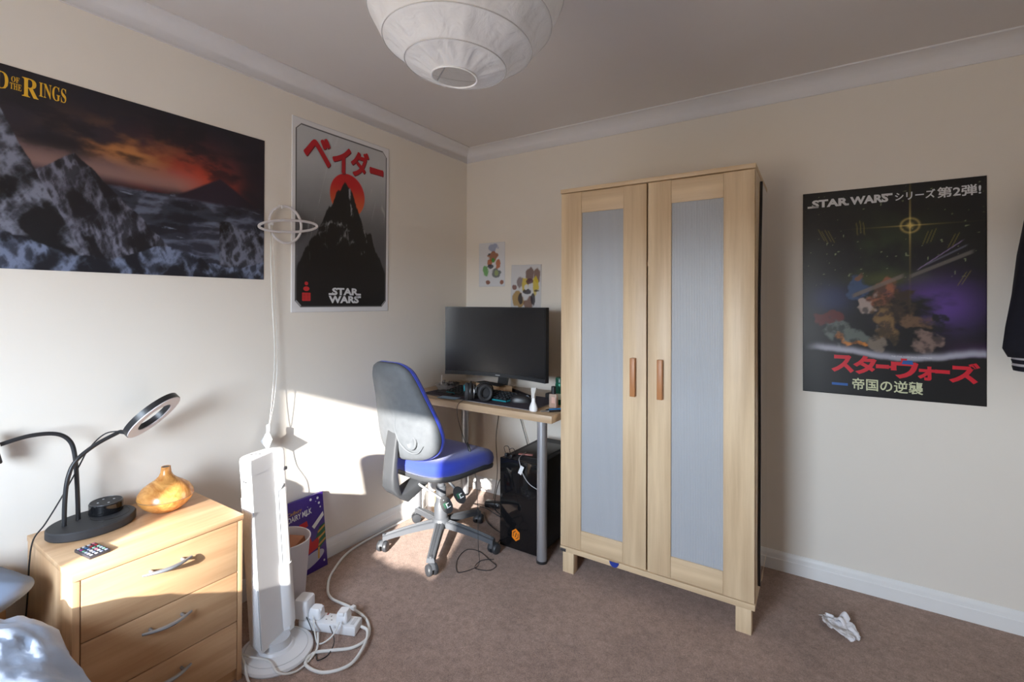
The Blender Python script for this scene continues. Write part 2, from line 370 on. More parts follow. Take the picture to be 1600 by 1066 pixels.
def drawer(z0, z1, first=None):
    f = add('drawer', B().bx(cx1 - 0.014, cx1 + 0.001, cy0 + 0.0185, cy1 - 0.0185, z0 + 0.0015, z1 - 0.0015, 0.0008), M_BEECH_Y, ches)
    zc = z0 + (z1 - z0) * 0.70; yc = -2.032
    pts = [(cx1 + 0.010 + 0.020 * math.sin(math.pi * t) , yc + 0.066 * (2 * t - 1), zc) for t in [i / 12 for i in range(13)]]
    rr = [0.0035 + 0.0022 * math.sin(math.pi * i / 12) for i in range(13)]
    h = B().tube(pts, rr, 8)
    for sgn in (-1, 1): h.cyl((cx1, yc + sgn * 0.042, zc), (cx1 + 0.018, yc + sgn * 0.042, zc), 0.0045, seg=10)
    add('handle', h, mat('grey_handle_metal', (0.34, 0.36, 0.39), 0.35, 0.6), f, label='curved grey metal handle')
drawer(0.364, 0.533); drawer(0.200, 0.364); drawer(0.042, 0.200)

# ------------------------------------------------------------------ bed
bed = thing('bed', 'single bed beside the chest with a white sheeted mattress', 'bed', (0.98, -2.78, 0))
add('bed_frame', B().bx(0.02, 1.93, -3.25, -3.22, 0.05, 0.32).bx(0.02, 1.93, -2.335, -2.305, 0.05, 0.32).bx(0.02, 0.05, -3.25, -2.305, 0.05, 0.36).bx(1.90, 1.93, -3.25, -2.305, 0.05, 0.32).bx(0.05, 1.9, -3.22, -2.335, 0.2, 0.22), M_BEECH_Y, bed)
lgb = add('leg', B().bx(0.02, 0.07, -2.355, -2.305, 0, 0.05), M_BEECH_Z, bed)
for dx, dy in ((1.86, 0), (0, -0.895), (1.86, -0.895)): again(lgb, T(dx, dy, 0), bed)
add('mattress', B().box((0.965, -2.78, 0.305), (1.83, 0.88, 0.17), 0.04), mat('white_sheet', (0.80, 0.79, 0.77), 0.9, bump=0.3, bscale=60), bed)
rng = np.random.RandomState(3)
class Noise2:
    def __init__(s, seed, n=64): s.g = np.random.RandomState(seed).rand(n, n); s.n = n
    def __call__(s, x, y):
        x = np.asarray(x, float); y = np.asarray(y, float); xi = np.floor(x).astype(int); yi = np.floor(y).astype(int); fx = x - xi; fy = y - yi
        fx = fx * fx * (3 - 2 * fx); fy = fy * fy * (3 - 2 * fy); n = s.n; g = s.g
        return (g[yi % n, xi % n] * (1 - fx) + g[yi % n, (xi + 1) % n] * fx) * (1 - fy) + (g[(yi + 1) % n, xi % n] * (1 - fx) + g[(yi + 1) % n, (xi + 1) % n] * fx) * fy
_NC = {}
def N2(k):
    if k not in _NC: _NC[k] = Noise2(k)
    return _NC[k]
def fbm(seed, x, y, oct=5, gain=0.5):
    s = 0; a = 1; t = 0
    for i in range(oct): s = s + a * N2(seed + i)(x * 2 ** i, y * 2 ** i); t += a; a *= gain
    return s / t
def ridged(seed, x, y, oct=5, gain=0.55):
    s = 0; a = 1; t = 0
    for i in range(oct): s = s + a * (1 - np.abs(2 * N2(seed + i)(x * 2 ** i, y * 2 ** i) - 1)); t += a; a *= gain
    return s / t
def duvet_pt(u, v, off=0.0):
    x = 0.36 + 1.50 * u; yy = -3.16 + 0.875 * v
    fold = float(ridged(40, x * 6 + yy * 3.2, yy * 8 - x * 2.3, 4)) - 0.55
    big = float(fbm(60, x * 3, yy * 3, 2)) - 0.5
    e = min(1.0, (1 - v) / 0.22); drop = (1 - math.sqrt(max(0, 1 - (1 - e) ** 2))) * 0.12
    e2 = min(1.0, u / 0.07 + 0.02); lift = (1 - math.sqrt(max(0, 1 - (1 - e2) ** 2))) * 0.05
    z = 0.530 - 0.035 * min(max((x - 0.5) / 0.3, 0), 1) + 0.052 * fold + 0.030 * big - drop - lift + off
    return (x + 0.02 * fold, yy + 0.015 * big + 0.012 * fold, max(z, 0.42))
dv = B(); dv.grid(lambda u, v: duvet_pt(u, v), 140, 90)
M_DUVET = mat('blue_duvet_cloth', srgb(164, 178, 200), 0.9, noise=0.10, nscale=9, bump=0.25, bscale=70)
o = add('duvet', dv, M_DUVET, label='pale blue crumpled duvet lying across the bed', cat='duvet', fix=False, ang=180)
sm = o.modifiers.new('thick', 'SOLIDIFY'); sm.thickness = 0.02; sm.offset = -1
def pillow_pt(u, v):
    th = 2 * math.pi * u; ph = math.pi * (v - 0.5)
    cx_, sx_ = math.cos(th), math.sin(th); f = lambda c, p: math.copysign(abs(c) ** p, c)
    rr = max(math.cos(ph), 0) ** 0.55
    x = 0.17 * f(cx_, 0.45) * rr; y = 0.33 * f(sx_, 0.45) * rr
    k = (1 - (abs(x) / 0.19) ** 4) * (1 - (abs(y) / 0.36) ** 4)
    z = 0.075 * math.sin(ph) * (0.25 + 0.75 * max(k, 0))
    nz = (float(fbm(80, x * 14 + 9, y * 14 + 9, 3)) - 0.5) * 0.03
    return (x + nz * 0.3, y, z + nz * (1 if ph > 0 else 0.3))
pb = B(); pb.grid(pillow_pt, 72, 30, closed_u=True)
bmesh.ops.remove_doubles(pb.bm, verts=pb.bm.verts, dist=0.0005)
add('pillow', pb, mat('grey_blue_pillow_cloth', srgb(120, 132, 152), 0.9, noise=0.08, nscale=12, bump=0.3, bscale=60), label='grey blue pillow at the head of the bed near the wall', cat='pillow', M=T(0.185, -2.62, 0.497) @ R(-6, 'Y') @ R(3, 'Z'), ang=180)

# ------------------------------------------------------------------ office chair
CH = T(0.376, -0.719, 0) @ R(-4, 'Z')
chair = thing('office_chair', 'blue swivel office chair with grey backrest shell on a five star base', 'chair', (0.376, -0.719, 0), math.radians(-4))
M_SHELL = mat('grey_chair_shell', srgb(96, 100, 104), 0.6, noise=0.22, nscale=30, bump=0.35, bscale=420)
M_BLUE = mat('blue_chair_fabric', srgb(42, 62, 178), 0.9, noise=0.10, nscale=300, bump=0.35, bscale=900, **{'Sheen Weight': 0.4})
M_BASE = mat('grey_chair_base', srgb(82, 85, 90), 0.45, 0.1, noise=0.05)
M_PAN = mat('dark_chair_plastic', srgb(62, 64, 67), 0.55, noise=0.1, bump=0.2, bscale=500)
# seat cushion and pan: rounded outline, waterfall front edge
def seat_outline(k, n=48, w=0.242, l=0.235):
    out = []
    for i in range(n):
        t = 2 * math.pi * i / n; c, s_ = math.cos(t), math.sin(t); f = lambda q, p: math.copysign(abs(q) ** p, q)
        wid = w * (1.0 - 0.05 * (s_ < 0) * abs(s_)); out.append((k * wid * f(c, 0.55), k * l * f(s_, 0.60)))
    return out
def bend(x, y): return -0.030 * max(0, (y - 0.02) / 0.21) ** 2 + 0.010 * (abs(x) / 0.24) ** 2 * (1 if y < 0.1 else 0.5)
def seat_rings(levels):
    return [[(x, y, z + bend(x, y) * b) for x, y in seat_outline(k)] for k, z, b in levels]
sb = B(); sb.rings(seat_rings([(0.965, 0.428, 1), (1.0, 0.440, 1), (1.008, 0.462, 1), (0.985, 0.484, 1), (0.93, 0.497, 1), (0.80, 0.502, 1), (0.55, 0.500, 1), (0.25, 0.496, 1), (0.02, 0.495, 1)]))
add('seat', sb, M_BLUE, chair, M=CH, ang=60)
sb = B(); sb.rings(seat_rings([(0.55, 0.388, .6), (0.86, 0.396, .9), (0.985, 0.410, 1), (1.0, 0.424, 1), (0.99, 0.431, 1), (0.9, 0.433, 1)]))
add('seat_pan', sb, M_PAN, chair, M=CH, ang=50)
# backrest: shield outline that leans back; shell behind, cushion in front
def back_outline(n=56):
    key = [(0.0, 0.985), (0.07, 0.982), (0.118, 0.955), (0.142, 0.90), (0.163, 0.82), (0.187, 0.74), (0.205, 0.67), (0.208, 0.615), (0.188, 0.56), (0.140, 0.525), (0.07, 0.510), (0.0, 0.507)]
    sp_ = spline([(x, z, 0) for x, z in key], 5); right = [(p.x, p.y) for p in sp_]
    return right + [(-x, z) for x, z in right[-2:0:-1]]
BO = back_outline(); ZC = 0.715
def backring(k, dy):
    out = []
    for x, z in BO:
        xx, zz = x * k, ZC + (z - ZC) * k
        t = (zz - 0.507) / 0.478
        y = -0.265 - 0.105 * t + 0.035 * math.sin(math.pi * min(max(t, 0), 1)) * 0.6 + 0.055 * (abs(xx) / 0.2) ** 2 * (1 - 0.4 * t)
        out.append((xx, y + dy, zz))
    return out
bs = B(); bs.rings([backring(k, dy) for k, dy in ((0.03, -0.040), (0.35, -0.040), (0.70, -0.036), (0.90, -0.026), (0.975, -0.012), (1.0, 0.004), (0.985, 0.012), (0.9, 0.013))])
shell = add('back_shell', bs, M_SHELL, chair, M=CH, ang=60)
bs = B(); bs.rings([backring(k, dy) for k, dy in ((0.90, 0.008), (1.003, 0.010), (1.012, 0.020), (0.99, 0.034), (0.93, 0.046), (0.8, 0.052), (0.4, 0.052), (0.03, 0.050))])
add('back_cushion', bs, M_BLUE, chair, M=CH, ang=60)
# moulded features of the shell: raised lower bowl, centre seam, round boss
def shell_y(x, z):
    t = (z - 0.507) / 0.478
    return -0.265 - 0.105 * t + 0.035 * math.sin(math.pi * min(max(t, 0), 1)) * 0.6 + 0.055 * (abs(x) / 0.2) ** 2 * (1 - 0.4 * t) - 0.040
rid = B().tube([(x, shell_y(x, z) + 0.001, z) for x, z in [(v.x, v.y) for v in spline([(0.005, 0.80, 0), (0.012, 0.72, 0), (0.006, 0.66, 0), (0.03, 0.60, 0), (0.08, 0.565, 0), (0.125, 0.565, 0), (0.155, 0.60, 0)], 8)]], [0.001 + 0.004 * math.sin(math.pi * i / 48) for i in range(49)], 8)
add('moulded_seam', rid, M_SHELL, shell, M=CH)
add('round_boss', B().lathe([(0.034, 0.0), (0.032, 0.004), (0.026, 0.005), (0.022, 0.003), (0.001, 0.002)], 28, M=T(0.095, shell_y(0.095, 0.61) + 0.004, 0.61) @ R(84, 'X')), M_SHELL, shell, M=CH)
# J-bar carrying the backrest
def bar_sec(c, w_, t_, nrm):
    c = Vector(c); n_ = Vector(nrm).normalized(); x_ = Vector((1, 0, 0))
    return [c + x_ * px * w_ + n_ * py * t_ for px, py in rrect(1, 1, 0.22, 3)]
bar = [((-0.02, -0.305, 0.66), .07, .022, (0, 1, .2)), ((-0.02, -0.318, 0.58), .075, .026, (0, 1, .12)), ((-0.02, -0.325, 0.50), .076, .032, (0, 1, .05)), ((-0.02, -0.327, 0.44), .078, .040, (0, 1, 0)),
       ((-0.02, -0.322, 0.385), .084, .052, (0, 1, -.1)), ((-0.02, -0.298, 0.340), .086, .062, (0, 1, -.7)), ((-0.02, -0.255, 0.325), .086, .066, (0, .45, -1)), ((-0.02, -0.19, 0.345), .084, .062, (0, .1, -1)), ((-0.02, -0.11, 0.370), .082, .045, (0, 0, -1)), ((-0.02, -0.02, 0.378), .08, .034, (0, 0, -1))]
add('back_bar', B().rings([bar_sec(*b_) for b_ in bar]), M_PAN, chair, M=CH, ang=45)
add('tilt_mechanism', B().box((0.0, 0.0, 0.372), (0.17, 0.19, 0.04), 0.01), M_DARKMETAL, chair, M=CH)
add('gas_column', B().lathe([(0.036, 0.11), (0.036, 0.20), (0.030, 0.215), (0.027, 0.225), (0.027, 0.30), (0.019, 0.302), (0.019, 0.37)], 28), M_BASE, chair, M=CH)
# paddle levers
CI = Matrix.Identity(4)
for k, (a, b) in enumerate((((0.366, -0.90, 0.372), (0.512, -0.857, 0.300)), ((0.440, -0.765, 0.372), (0.530, -0.777, 0.325)))):
    a, b = Vector(a), Vector(b); n_ = 48; dirv = (b - a)
    lv = add('lever', B().tube([a + dirv * (i / n_) for i in range(n_ + 1)], [0.0062 + 0.0018 * (i % 2) for i in range(n_ + 1)], 8), M_GREYMETAL, chair, ang=80)
    q = Matrix.Translation(b) @ Vector((0.64, -0.75, 0.25)).to_track_quat('Z', 'Y').to_matrix().to_4x4() @ R(28, 'Z')
    pd = B().prism([(0.027 * math.cos(t), 0.038 * math.sin(t) - 0.026 + (0.010 if math.sin(t) > 0 else 0)) for t in [2 * math.pi * i / 24 for i in range(24)]], -0.006, 0.006, M=q)
    pdl = add('paddle', pd, M_BLACK, lv)
    add('green_symbol', B().box((-0.004, -0.022, 0.0066), (0.020, 0.024, 0.0008), M=q), mat('green_print', srgb(16, 92, 62), 0.5), pdl, label='green printed square')
    add('white_symbol', B().box((0.006, -0.036, 0.0072), (0.020, 0.0045, 0.0008), M=q).box((0.000, -0.026, 0.0072), (0.0045, 0.022, 0.0008), M=q).box((0.008, -0.018, 0.0072), (0.012, 0.0045, 0.0008), M=q), M_WHITE, pdl, label='white printed chair mark')
# five star base
hub = add('hub', B().lathe([(0.030, 0.085), (0.044, 0.09), (0.046, 0.12), (0.040, 0.135), (0.036, 0.138)], 28), M_BASE, chair, M=CH)
def leg_sec(r):
    t = r / 0.285; w_ = 0.027 - 0.006 * t; top = 0.128 - 0.046 * t ** 1.5; hgt = 0.034 - 0.010 * t
    prof = [(-1, -1), (-0.86, 0.55), (-0.6, 0.9), (-0.42, 0.9), (-0.36, 0.68), (-0.24, 0.68), (-0.18, 0.9), (-0.06, 0.9), (0, 0.72), (0.06, 0.9), (0.18, 0.9), (0.24, 0.68), (0.36, 0.68), (0.42, 0.9), (0.6, 0.9), (0.86, 0.55), (1, -1)]
    return [(px * w_, r, top - hgt / 2 + py * hgt / 2) for px, py in prof]
angs = [229, 300.5, 12, 84, 156]
lm = lc = lw = ls = None
for a in angs:
    Ma = T(0.376, -0.719, 0) @ R(a - 90, 'Z')
    caster_turn = T(0, 0.292, 0) @ R({229: 60, 300.5: 35, 12: 70, 84: 20, 156: 75}[a], 'Z')
    if lm is None:
        l0 = B().rings([leg_sec(0.03 + 0.27 * i / 10) for i in range(11)])
        first = add('base_leg', l0, M_BASE, chair, M=Ma, ang=40); lm = first; lc = (Ma, caster_turn); cur = first
    else:
        cur = again(lm, Ma @ lc[0].inverted(), chair)
    Mc = Ma @ caster_turn
    cs = B().cyl((0, 0, 0.045), (0, 0, 0.084), 0.008, seg=12)
    cs.grid(lambda u, v: (0.009 * (2 * u - 1), 0.012 + 0.0295 * math.cos(math.radians(20 + 150 * v)), 0.027 + 0.0295 * math.sin(math.radians(20 + 150 * v))), 1, 10)
    cs.box((0, 0.006, 0.048), (0.018, 0.03, 0.012), 0.003)
    if lw is None:
        lw = add('caster_fork', cs, M_BASE, cur, M=Mc)
        wh = B()
        for sx in (-1, 1): wh.lathe([(0.006, 0.0), (0.025, 0.0), (0.0265, 0.004), (0.0265, 0.014), (0.0235, 0.019), (0.014, 0.021), (0.001, 0.0212)], 24, M=T(sx * 0.006, 0.012, 0.0268) @ R(90 * sx, 'Y'))
        ls = add('caster_wheel', wh, mat('grey_caster', srgb(52, 54, 58), 0.45), cur, M=Mc); base_c = Mc
    else:
        cs.bm.free(); again(lw, Mc @ base_c.inverted(), cur); again(ls, Mc @ base_c.inverted(), cur)

# ------------------------------------------------------------------ computer tower
pc = thing('computer_tower', 'black glossy desktop computer tower under the desk', 'computer', (0.765, -0.335, 0))
add('case', B().bx(0.652, 0.878, -0.560, -0.112, 0.012, 0.462, 0.004), M_MATTBLACK, pc)
add('front_panel', B().bx(0.650, 0.880, -0.574, -0.560, 0.010, 0.464, 0.005), M_GLOSSBLACK, pc)
add('top_grille', B().bx(0.68, 0.85, -0.50, -0.20, 0.462, 0.466, 0.002), M_BLACK, pc)
f1 = add('foot', B().bx(0.665, 0.70, -0.55, -0.50, 0, 0.012), M_BLACK, pc)
for dx, dy in ((0.165, 0), (0, 0.38), (0.165, 0.38)): again(f1, T(dx, dy, 0), pc)
M_ORANGE = mat('orange_print', srgb(235, 130, 20), 0.45)
hexo = [(math.sin(math.pi / 3 * i), math.cos(math.pi / 3 * i)) for i in range(6)]
Mh = WALL_B @ T(0.748, 0.086, 0.5745)
add('orange_emblem', B().prism([(0.026 * x, 0.032 * y) for x, y in hexo], 0, 0.0006), M_ORANGE, pc, M=Mh, label='orange hexagon emblem')
emb = B()
for i in range(6):
    (ax, ay), (bx_, by) = hexo[i], hexo[(i + 1) % 6]
    if i in (0, 3): continue
    emb.faces([(0.0185 * ax, 0.022 * ay, 0.0009), (0.0185 * bx_, 0.022 * by, 0.0009), (0.0145 * bx_, 0.0175 * by, 0.0009), (0.0145 * ax, 0.0175 * ay, 0.0009)], [(0, 1, 2, 3)])
emb.faces([(0.002, 0.011, 0.0009), (0.006, 0.011, 0.0009), (-0.001, -0.012, 0.0009), (-0.005, -0.012, 0.0009)], [(0, 1, 2, 3)])
add('emblem_lines', emb, M_BLACK, pc, M=Mh)
plug = B().bx(0.668, 0.682, -0.56, -0.535, 0.4645, 0.482, 0.003).bx(0.700, 0.714, -0.56, -0.535, 0.4645, 0.480, 0.003)
add('cable_plug', plug, M_BLACK, pc)
tube = B().tube(spline([(0.675, -0.555, 0.478), (0.668, -0.560, 0.515), (0.690, -0.556, 0.520), (0.698, -0.55, 0.485), (0.705, -0.565, 0.510), (0.725, -0.56, 0.515), (0.735, -0.55, 0.478)], 6), 0.0018, 6)
add('short_cable', tube, M_BLACK, pc)
o = add('sticker_card', B().box((0.745, -0.47, 0.4675), (0.075, 0.022, 0.003), 0.0005, M=T(0.745, -0.47, 0) @ R(20, 'Z') @ T(-0.745, 0.47, 0)), mat('red_white_card', srgb(190, 120, 110), 0.4, noise=0.7, nscale=120), label='small printed card lying on top of the computer tower', cat='card')
th = thing('tag_cable', 'white cable tag hanging over the front of the computer tower', 'cable', (0.80, -0.58, 0.42))
add('cable', B().tube(spline([(0.735, -0.45, 0.471), (0.755, -0.55, 0.474), (0.775, -0.583, 0.455), (0.795, -0.585, 0.405), (0.83, -0.584, 0.365), (0.874, -0.580, 0.345)], 8), 0.002, 6), mat('grey_cable', (0.45, 0.45, 0.46), 0.5), th)
add('tag', B().box((0.785, -0.588, 0.425), (0.020, 0.002, 0.045), 0.0005, M=T(0.785, -0.588, 0.425) @ R(22, 'Y') @ T(-0.785, 0.588, -0.425)), M_WHITE, th)

# ------------------------------------------------------------------ monitor
MC = T(0.425, -0.243, 0) @ R(2.5, 'Z')
mon = thing('monitor', 'large curved black monitor standing on the corner desk', 'monitor', (0.425, -0.22, 0.735))
RAD, HW = 0.92, 0.356
def mon_pt(u, dy): a = u * HW / RAD; return (RAD * math.sin(a), -(RAD * math.cos(a) - RAD) * -1 - dy)
def mon_slab(u0, u1, z0, z1, d0, d1, n=28):
    rs = []
    for i in range(n + 1):
        u = u0 + (u1 - u0) * i / n; a = u * HW / RAD; x = RAD * math.sin(a); y = RAD * (math.cos(a) - 1); nx, ny = -math.sin(a), -math.cos(a)
        rs.append([(x + nx * d, y + ny * d, z) for d, z in ((d0, z0), (d1, z0), (d1, z1), (d0, z1))])
    return B().rings(rs)
add('casing', mon_slab(-1, 1, 0.818, 1.238, -0.018, 0.006), M_BLACK, mon, M=MC)
add('screen', mon_slab(-0.985, 0.985, 0.842, 1.231, 0.0062, 0.0072), mat('matt_black_screen', (0.012, 0.012, 0.014), 0.24), mon, M=MC)
add('chin', mon_slab(-1, 1, 0.818, 0.838, 0.006, 0.010), mat('dark_grey_bezel', (0.03, 0.032, 0.035), 0.4), mon, M=MC)
add('logo', mon_slab(-0.045, 0.045, 0.826, 0.831, 0.010, 0.0106, 2), mat('grey_logo', (0.4, 0.4, 0.4), 0.5), mon, M=MC)
add('back_hump', B().lathe([(0.16, 0.0), (0.15, 0.03), (0.10, 0.05), (0.001, 0.052)], 32, M=T(0, 0.015, 1.02) @ R(-90, 'X')), M_BLACK, mon, M=MC)
add('neck', B().rings([[(sx * w_, y + t_, z) for sx, t_ in ((-1, -.014), (1, -.014), (1, .014), (-1, .014))] for w_, y, z in ((.028, .045, .752), (.03, .062, .80), (.033, .066, .90), (.035, .06, 1.02))]), M_BLACK, mon, M=MC)
for sx in (-1, 1):
    add('stand_leg', B().rings([[(0 + sx * 0.015 + t * sx * 0.22 + px * 0.017, 0.055 - t * (0.11 if sx > 0 else 0.0) - (0.0 if sx > 0 else 0.01), 0.7355 + (0.024 * (1 - 0.75 * t)) * pz) for px, pz in ((-1, 0), (1, 0), (0.6, 1), (-0.6, 1))] for t in (0, 0.3, 0.6, 0.85, 1.0)]), M_BLACK, mon, M=MC)

# ------------------------------------------------------------------ things on the desk
DZ = 0.7355
M_PAD = mat('dark_mousepad', srgb(60, 55, 68), 0.85, noise=0.1, nscale=300)
o = add('mouse_pad', B().prism(rrect(0.74, 0.33, 0.015), 0, 0.003, M=T(0.49, -0.435, DZ) @ R(-2, 'Z')), M_PAD, label='wide dark mouse mat covering the middle of the desk', cat='mouse mat')
add('stitched_edge', B().tube([Matrix(T(0.49, -0.435, DZ + 0.002) @ R(-2, 'Z')) @ Vector((x, y, 0)) for x, y in rrect(0.744, 0.334, 0.016)], 0.0018, 6, closed=True), mat('grey_stitching', srgb(140, 138, 142), 0.8), o)
# keyboard
KM = T(0.455, -0.458, DZ + 0.004) @ R(-4, 'Z')
kb = thing('keyboard', 'black keyboard with teal edge lit keys on the mouse mat', 'keyboard', (0.455, -0.45, DZ + 0.003))
add('body', B().rings([[(x, y, z) for x, y, z in ((-.215, -.065, 0), (.215, -.065, 0), (.215, .065, 0), (-.215, .065, 0))], [(-.215, -.065, .012), (.215, -.065, .012), (.215, .065, .026), (-.215, .065, .026)]]), M_BLACK, kb, M=KM)
key0 = None
M_KEY = mat('dark_keycap', srgb(34, 38, 42), 0.5); M_TEAL = mat('teal_keycap', srgb(20, 130, 140), 0.5)
for r in range(5):
    for c in range(18):
        x = -0.203 + c * 0.0238; y = -0.052 + r * 0.0255; z = 0.013 + (y + 0.065) / 0.13 * 0.014
        if key0 is None:
            key0 = add('key', B().rings([[(sx * 0.0098, sy * 0.0105, 0) for sx, sy in ((-1, -1), (1, -1), (1, 1), (-1, 1))], [(sx * 0.0075, sy * 0.008, 0.008) for sx, sy in ((-1, -1), (1, -1), (1, 1), (-1, 1))]], M=T(x, y, z)), M_KEY, kb, M=KM)
            kx = (x, y, z)
        else:
            k = again(key0, KM @ T(x - kx[0], y - kx[1], z - kx[2]) @ KM.inverted(), kb)
add('teal_strip', B().bx(0.12, 0.214, -0.0665, -0.0655, 0.003, 0.011).bx(-0.213, -0.15, -0.0665, -0.0655, 0.003, 0.011).bx(0.2155, 0.2165, -0.06, 0.06, 0.004, 0.012), M_TEAL, kb, M=KM, label='teal edge strip')
# mouse
MM = T(0.712, -0.468, DZ + 0.0035) @ R(-66, 'Z')
ms = thing('computer_mouse', 'black computer mouse lying on the right of the mouse mat', 'mouse', (0.718, -0.46, DZ + 0.003))
def mouse_pt(u, v):
    th = 2 * math.pi * u; ph = math.pi / 2 * v; c = math.cos(ph) ** 0.6
    y = 0.062 * math.sin(th) * c; x = 0.033 * math.cos(th) * c * (1 - 0.12 * math.cos(2 * th)); return (x, y, 0.038 * math.sin(ph) * (1 - 2.4 * max(y, 0)) if v < 1 else 0.038)
mb = B(); mb.grid(mouse_pt, 32, 12, closed_u=True); bmesh.ops.remove_doubles(mb.bm, verts=mb.bm.verts, dist=1e-5)
add('shell', mb, M_BLACK, ms, M=MM, ang=80)
add('scroll_wheel', B().lathe([(0.0085, -0.003), (0.0095, 0), (0.0085, 0.003)], 16, M=T(0, 0.035, 0.028) @ R(90, 'Y')), M_DARKMETAL, ms, M=MM)
# headphones
HM = T(0.505, -0.585, DZ + 0.004) @ R(10, 'Z')
hp = thing('headphones', 'black over ear headphones with teal trim at the desk edge', 'headphones', (0.505, -0.585, DZ))
for k, (hx, hy, rz, tilt) in enumerate(((-0.040, 0.0, -60, 90), (0.045, 0.01, 40, 90))):
    Mc = HM @ T(hx, hy, 0.047) @ R(rz, 'Z') @ R(90, 'X')
    cup = add('ear_cup', B().lathe([(0.012, -0.022), (0.036, -0.022), (0.042, -0.016), (0.043, 0.0), (0.040, 0.004)], 32, M=Matrix.Diagonal((0.92, 1.08, 1, 1))), M_BLACK, hp, M=Mc, ang=50)
    add('ear_pad', B().lathe([(0.040, 0.003), (0.045, 0.009), (0.044, 0.020), (0.036, 0.026), (0.026, 0.022), (0.024, 0.006)], 32, M=Matrix.Diagonal((0.92, 1.08, 1, 1))), M_MATTBLACK, cup, M=Mc, ang=50)
    add('silver_ring', B().tube([(0.034 * math.cos(t), 0.040 * math.sin(t), -0.0225) for t in [2 * math.pi * i / 28 for i in range(28)]], 0.0016, 6, closed=True), M_STEEL, cup, M=Mc)
    ys = add('yoke', B().tube(spline([(-0.046, 0.0, -0.005), (-0.042, 0.03, -0.006), (0.0, 0.053, -0.008), (0.042, 0.03, -0.006), (0.046, 0.0, -0.005)], 6), 0.004, 8), M_BLACK, cup, M=Mc)
add('headband', B().rings([[(0.003 * 0 + (-0.052 + 0.104 * t) + 0, 0.035 + 0.115 * math.sin(math.pi * t) + py * 0.006, 0.040 - 0.012 * math.sin(math.pi * t) + pz * 0.014) for py, pz in rrect(1, 2, 0.45, 3)] for t in [i / 20 for i in range(21)]]), M_MATTBLACK, hp, M=HM)
add('teal_trim', B().box((-0.074, 0.012, 0.062), (0.012, 0.010, 0.035), 0.003), M_TEAL, hp, M=HM, label='teal trim')
# headphone wire down to the floor with an inline control
hw = thing('headphone_cable', 'thin black headphone cable hanging from the desk down to the carpet', 'cable', (0.60, -0.80, 0))
pts = spline([(0.452, -0.600, DZ + 0.012), (0.450, -0.672, 0.728), (0.452, -0.676, 0.66), (0.500, -0.685, 0.56), (0.548, -0.700, 0.505), (0.600, -0.72, 0.40), (0.628, -0.74, 0.25), (0.66, -0.78, 0.10), (0.68, -0.80, 0.02), (0.660, -0.84, 0.004)], 10)
add('wire', B().tube(pts, 0.0016, 6), M_BLACK, hw)
add('inline_control', B().tube([(0.526, -0.692, 0.545), (0.533, -0.694, 0.536), (0.548, -0.700, 0.512), (0.555, -0.702, 0.502)], [0.003, 0.0062, 0.0062, 0.003], 10), M_BLACK, hw)
add('coiled_wire', B().tube(spline([(0.660, -0.84, 0.003), (0.62, -0.89, 0.003), (0.55, -0.80, 0.003), (0.535, -0.70, 0.003), (0.60, -0.68, 0.003), (0.69, -0.72, 0.003), (0.74, -0.745, 0.003), (0.735, -0.80, 0.005), (0.67, -0.82, 0.005), (0.655, -0.75, 0.005), (0.70, -0.70, 0.004)], 8), 0.0017, 6), M_BLACK, hw)
# cardboard box below the monitor
bxm = T(0.425, -0.296, DZ) @ R(-14, 'Z') @ Matrix.Diagonal((1.2, 0.62, 1.05, 1))
cb = thing('cardboard_box', 'flat open cardboard box below the monitor', 'box', (0.425, -0.296, DZ))
M_CARD = mat('cardboard', srgb(204, 168, 130), 0.8, noise=0.06, nscale=60)
add('box_tray', B().bx(-.10, .10, -.05, .05, 0.0, 0.002).bx(-.10, .10, -.052, -.05, 0, 0.042).bx(-.10, .10, .05, .052, 0, 0.042).bx(-.102, -.10, -.052, .052, 0, 0.042).bx(.10, .102, -.052, .052, 0, 0.042), M_CARD, cb, M=bxm)
add('dark_lid', B().bx(-.104, .06, -.054, .054, 0.0425, 0.046, 0.001), M_MATTBLACK, cb, M=bxm)
# white trimmer standing at the desk edge
tr = thing('hair_trimmer', 'small white trimmer standing upright at the front desk edge', 'trimmer', (0.868, -0.620, DZ))
TMM = T(0.868, -0.612, DZ)
add('body', B().rings([[(math.cos(t) * rx, math.sin(t) * ry, z) for t in [2 * math.pi * i / 20 for i in range(20)]] for rx, ry, z in ((.017, .015, 0), (.021, .018, .004), (.021, .018, .018), (.016, .014, .032), (.010, .009, .046), (.009, .008, .065))]), M_WHITE, tr, M=TMM)
add('head', B().rings([[(px * w_ + dx, py * t_, z) for px, py in ((-1, -1), (1, -1), (1, 1), (-1, 1))] for w_, t_, dx, z in ((.008, .007, 0, .065), (.009, .007, .001, .085), (.014, .006, .003, .110), (.013, .004, .004, .116))]), mat('grey_plastic', (0.55, 0.53, 0.50), 0.5), tr, M=TMM)
# perfume bottle
pf = thing('perfume_bottle', 'clear perfume bottle with a black cap at the right of the desk', 'bottle', (0.912, -0.482, DZ))
add('glass_body', B().box((0.912, -0.482, DZ + 0.035), (0.042, 0.026, 0.07), 0.005), clear_mat('perfume_glass', (0.93, 0.82, 0.74), 0.55, 0.05, (0.8, 0.62, 0.52)), pf)
add('liquid', B().box((0.912, -0.482, DZ + 0.024), (0.034, 0.019, 0.036), 0.003), clear_mat('amber_liquid', (0.85, 0.55, 0.30), 0.4, 0.1, (0.62, 0.30, 0.14)), pf)
add('label', B().box((0.917, -0.4955, DZ + 0.040), (0.020, 0.0006, 0.030)), mat('pale_label', srgb(205, 165, 150), 0.5), pf)
add('cap', B().lathe([(0.0125, 0.07), (0.0125, 0.106), (0.011, 0.108)], 20, M=T(0.912, -0.482, DZ)), M_BLACK, pf)
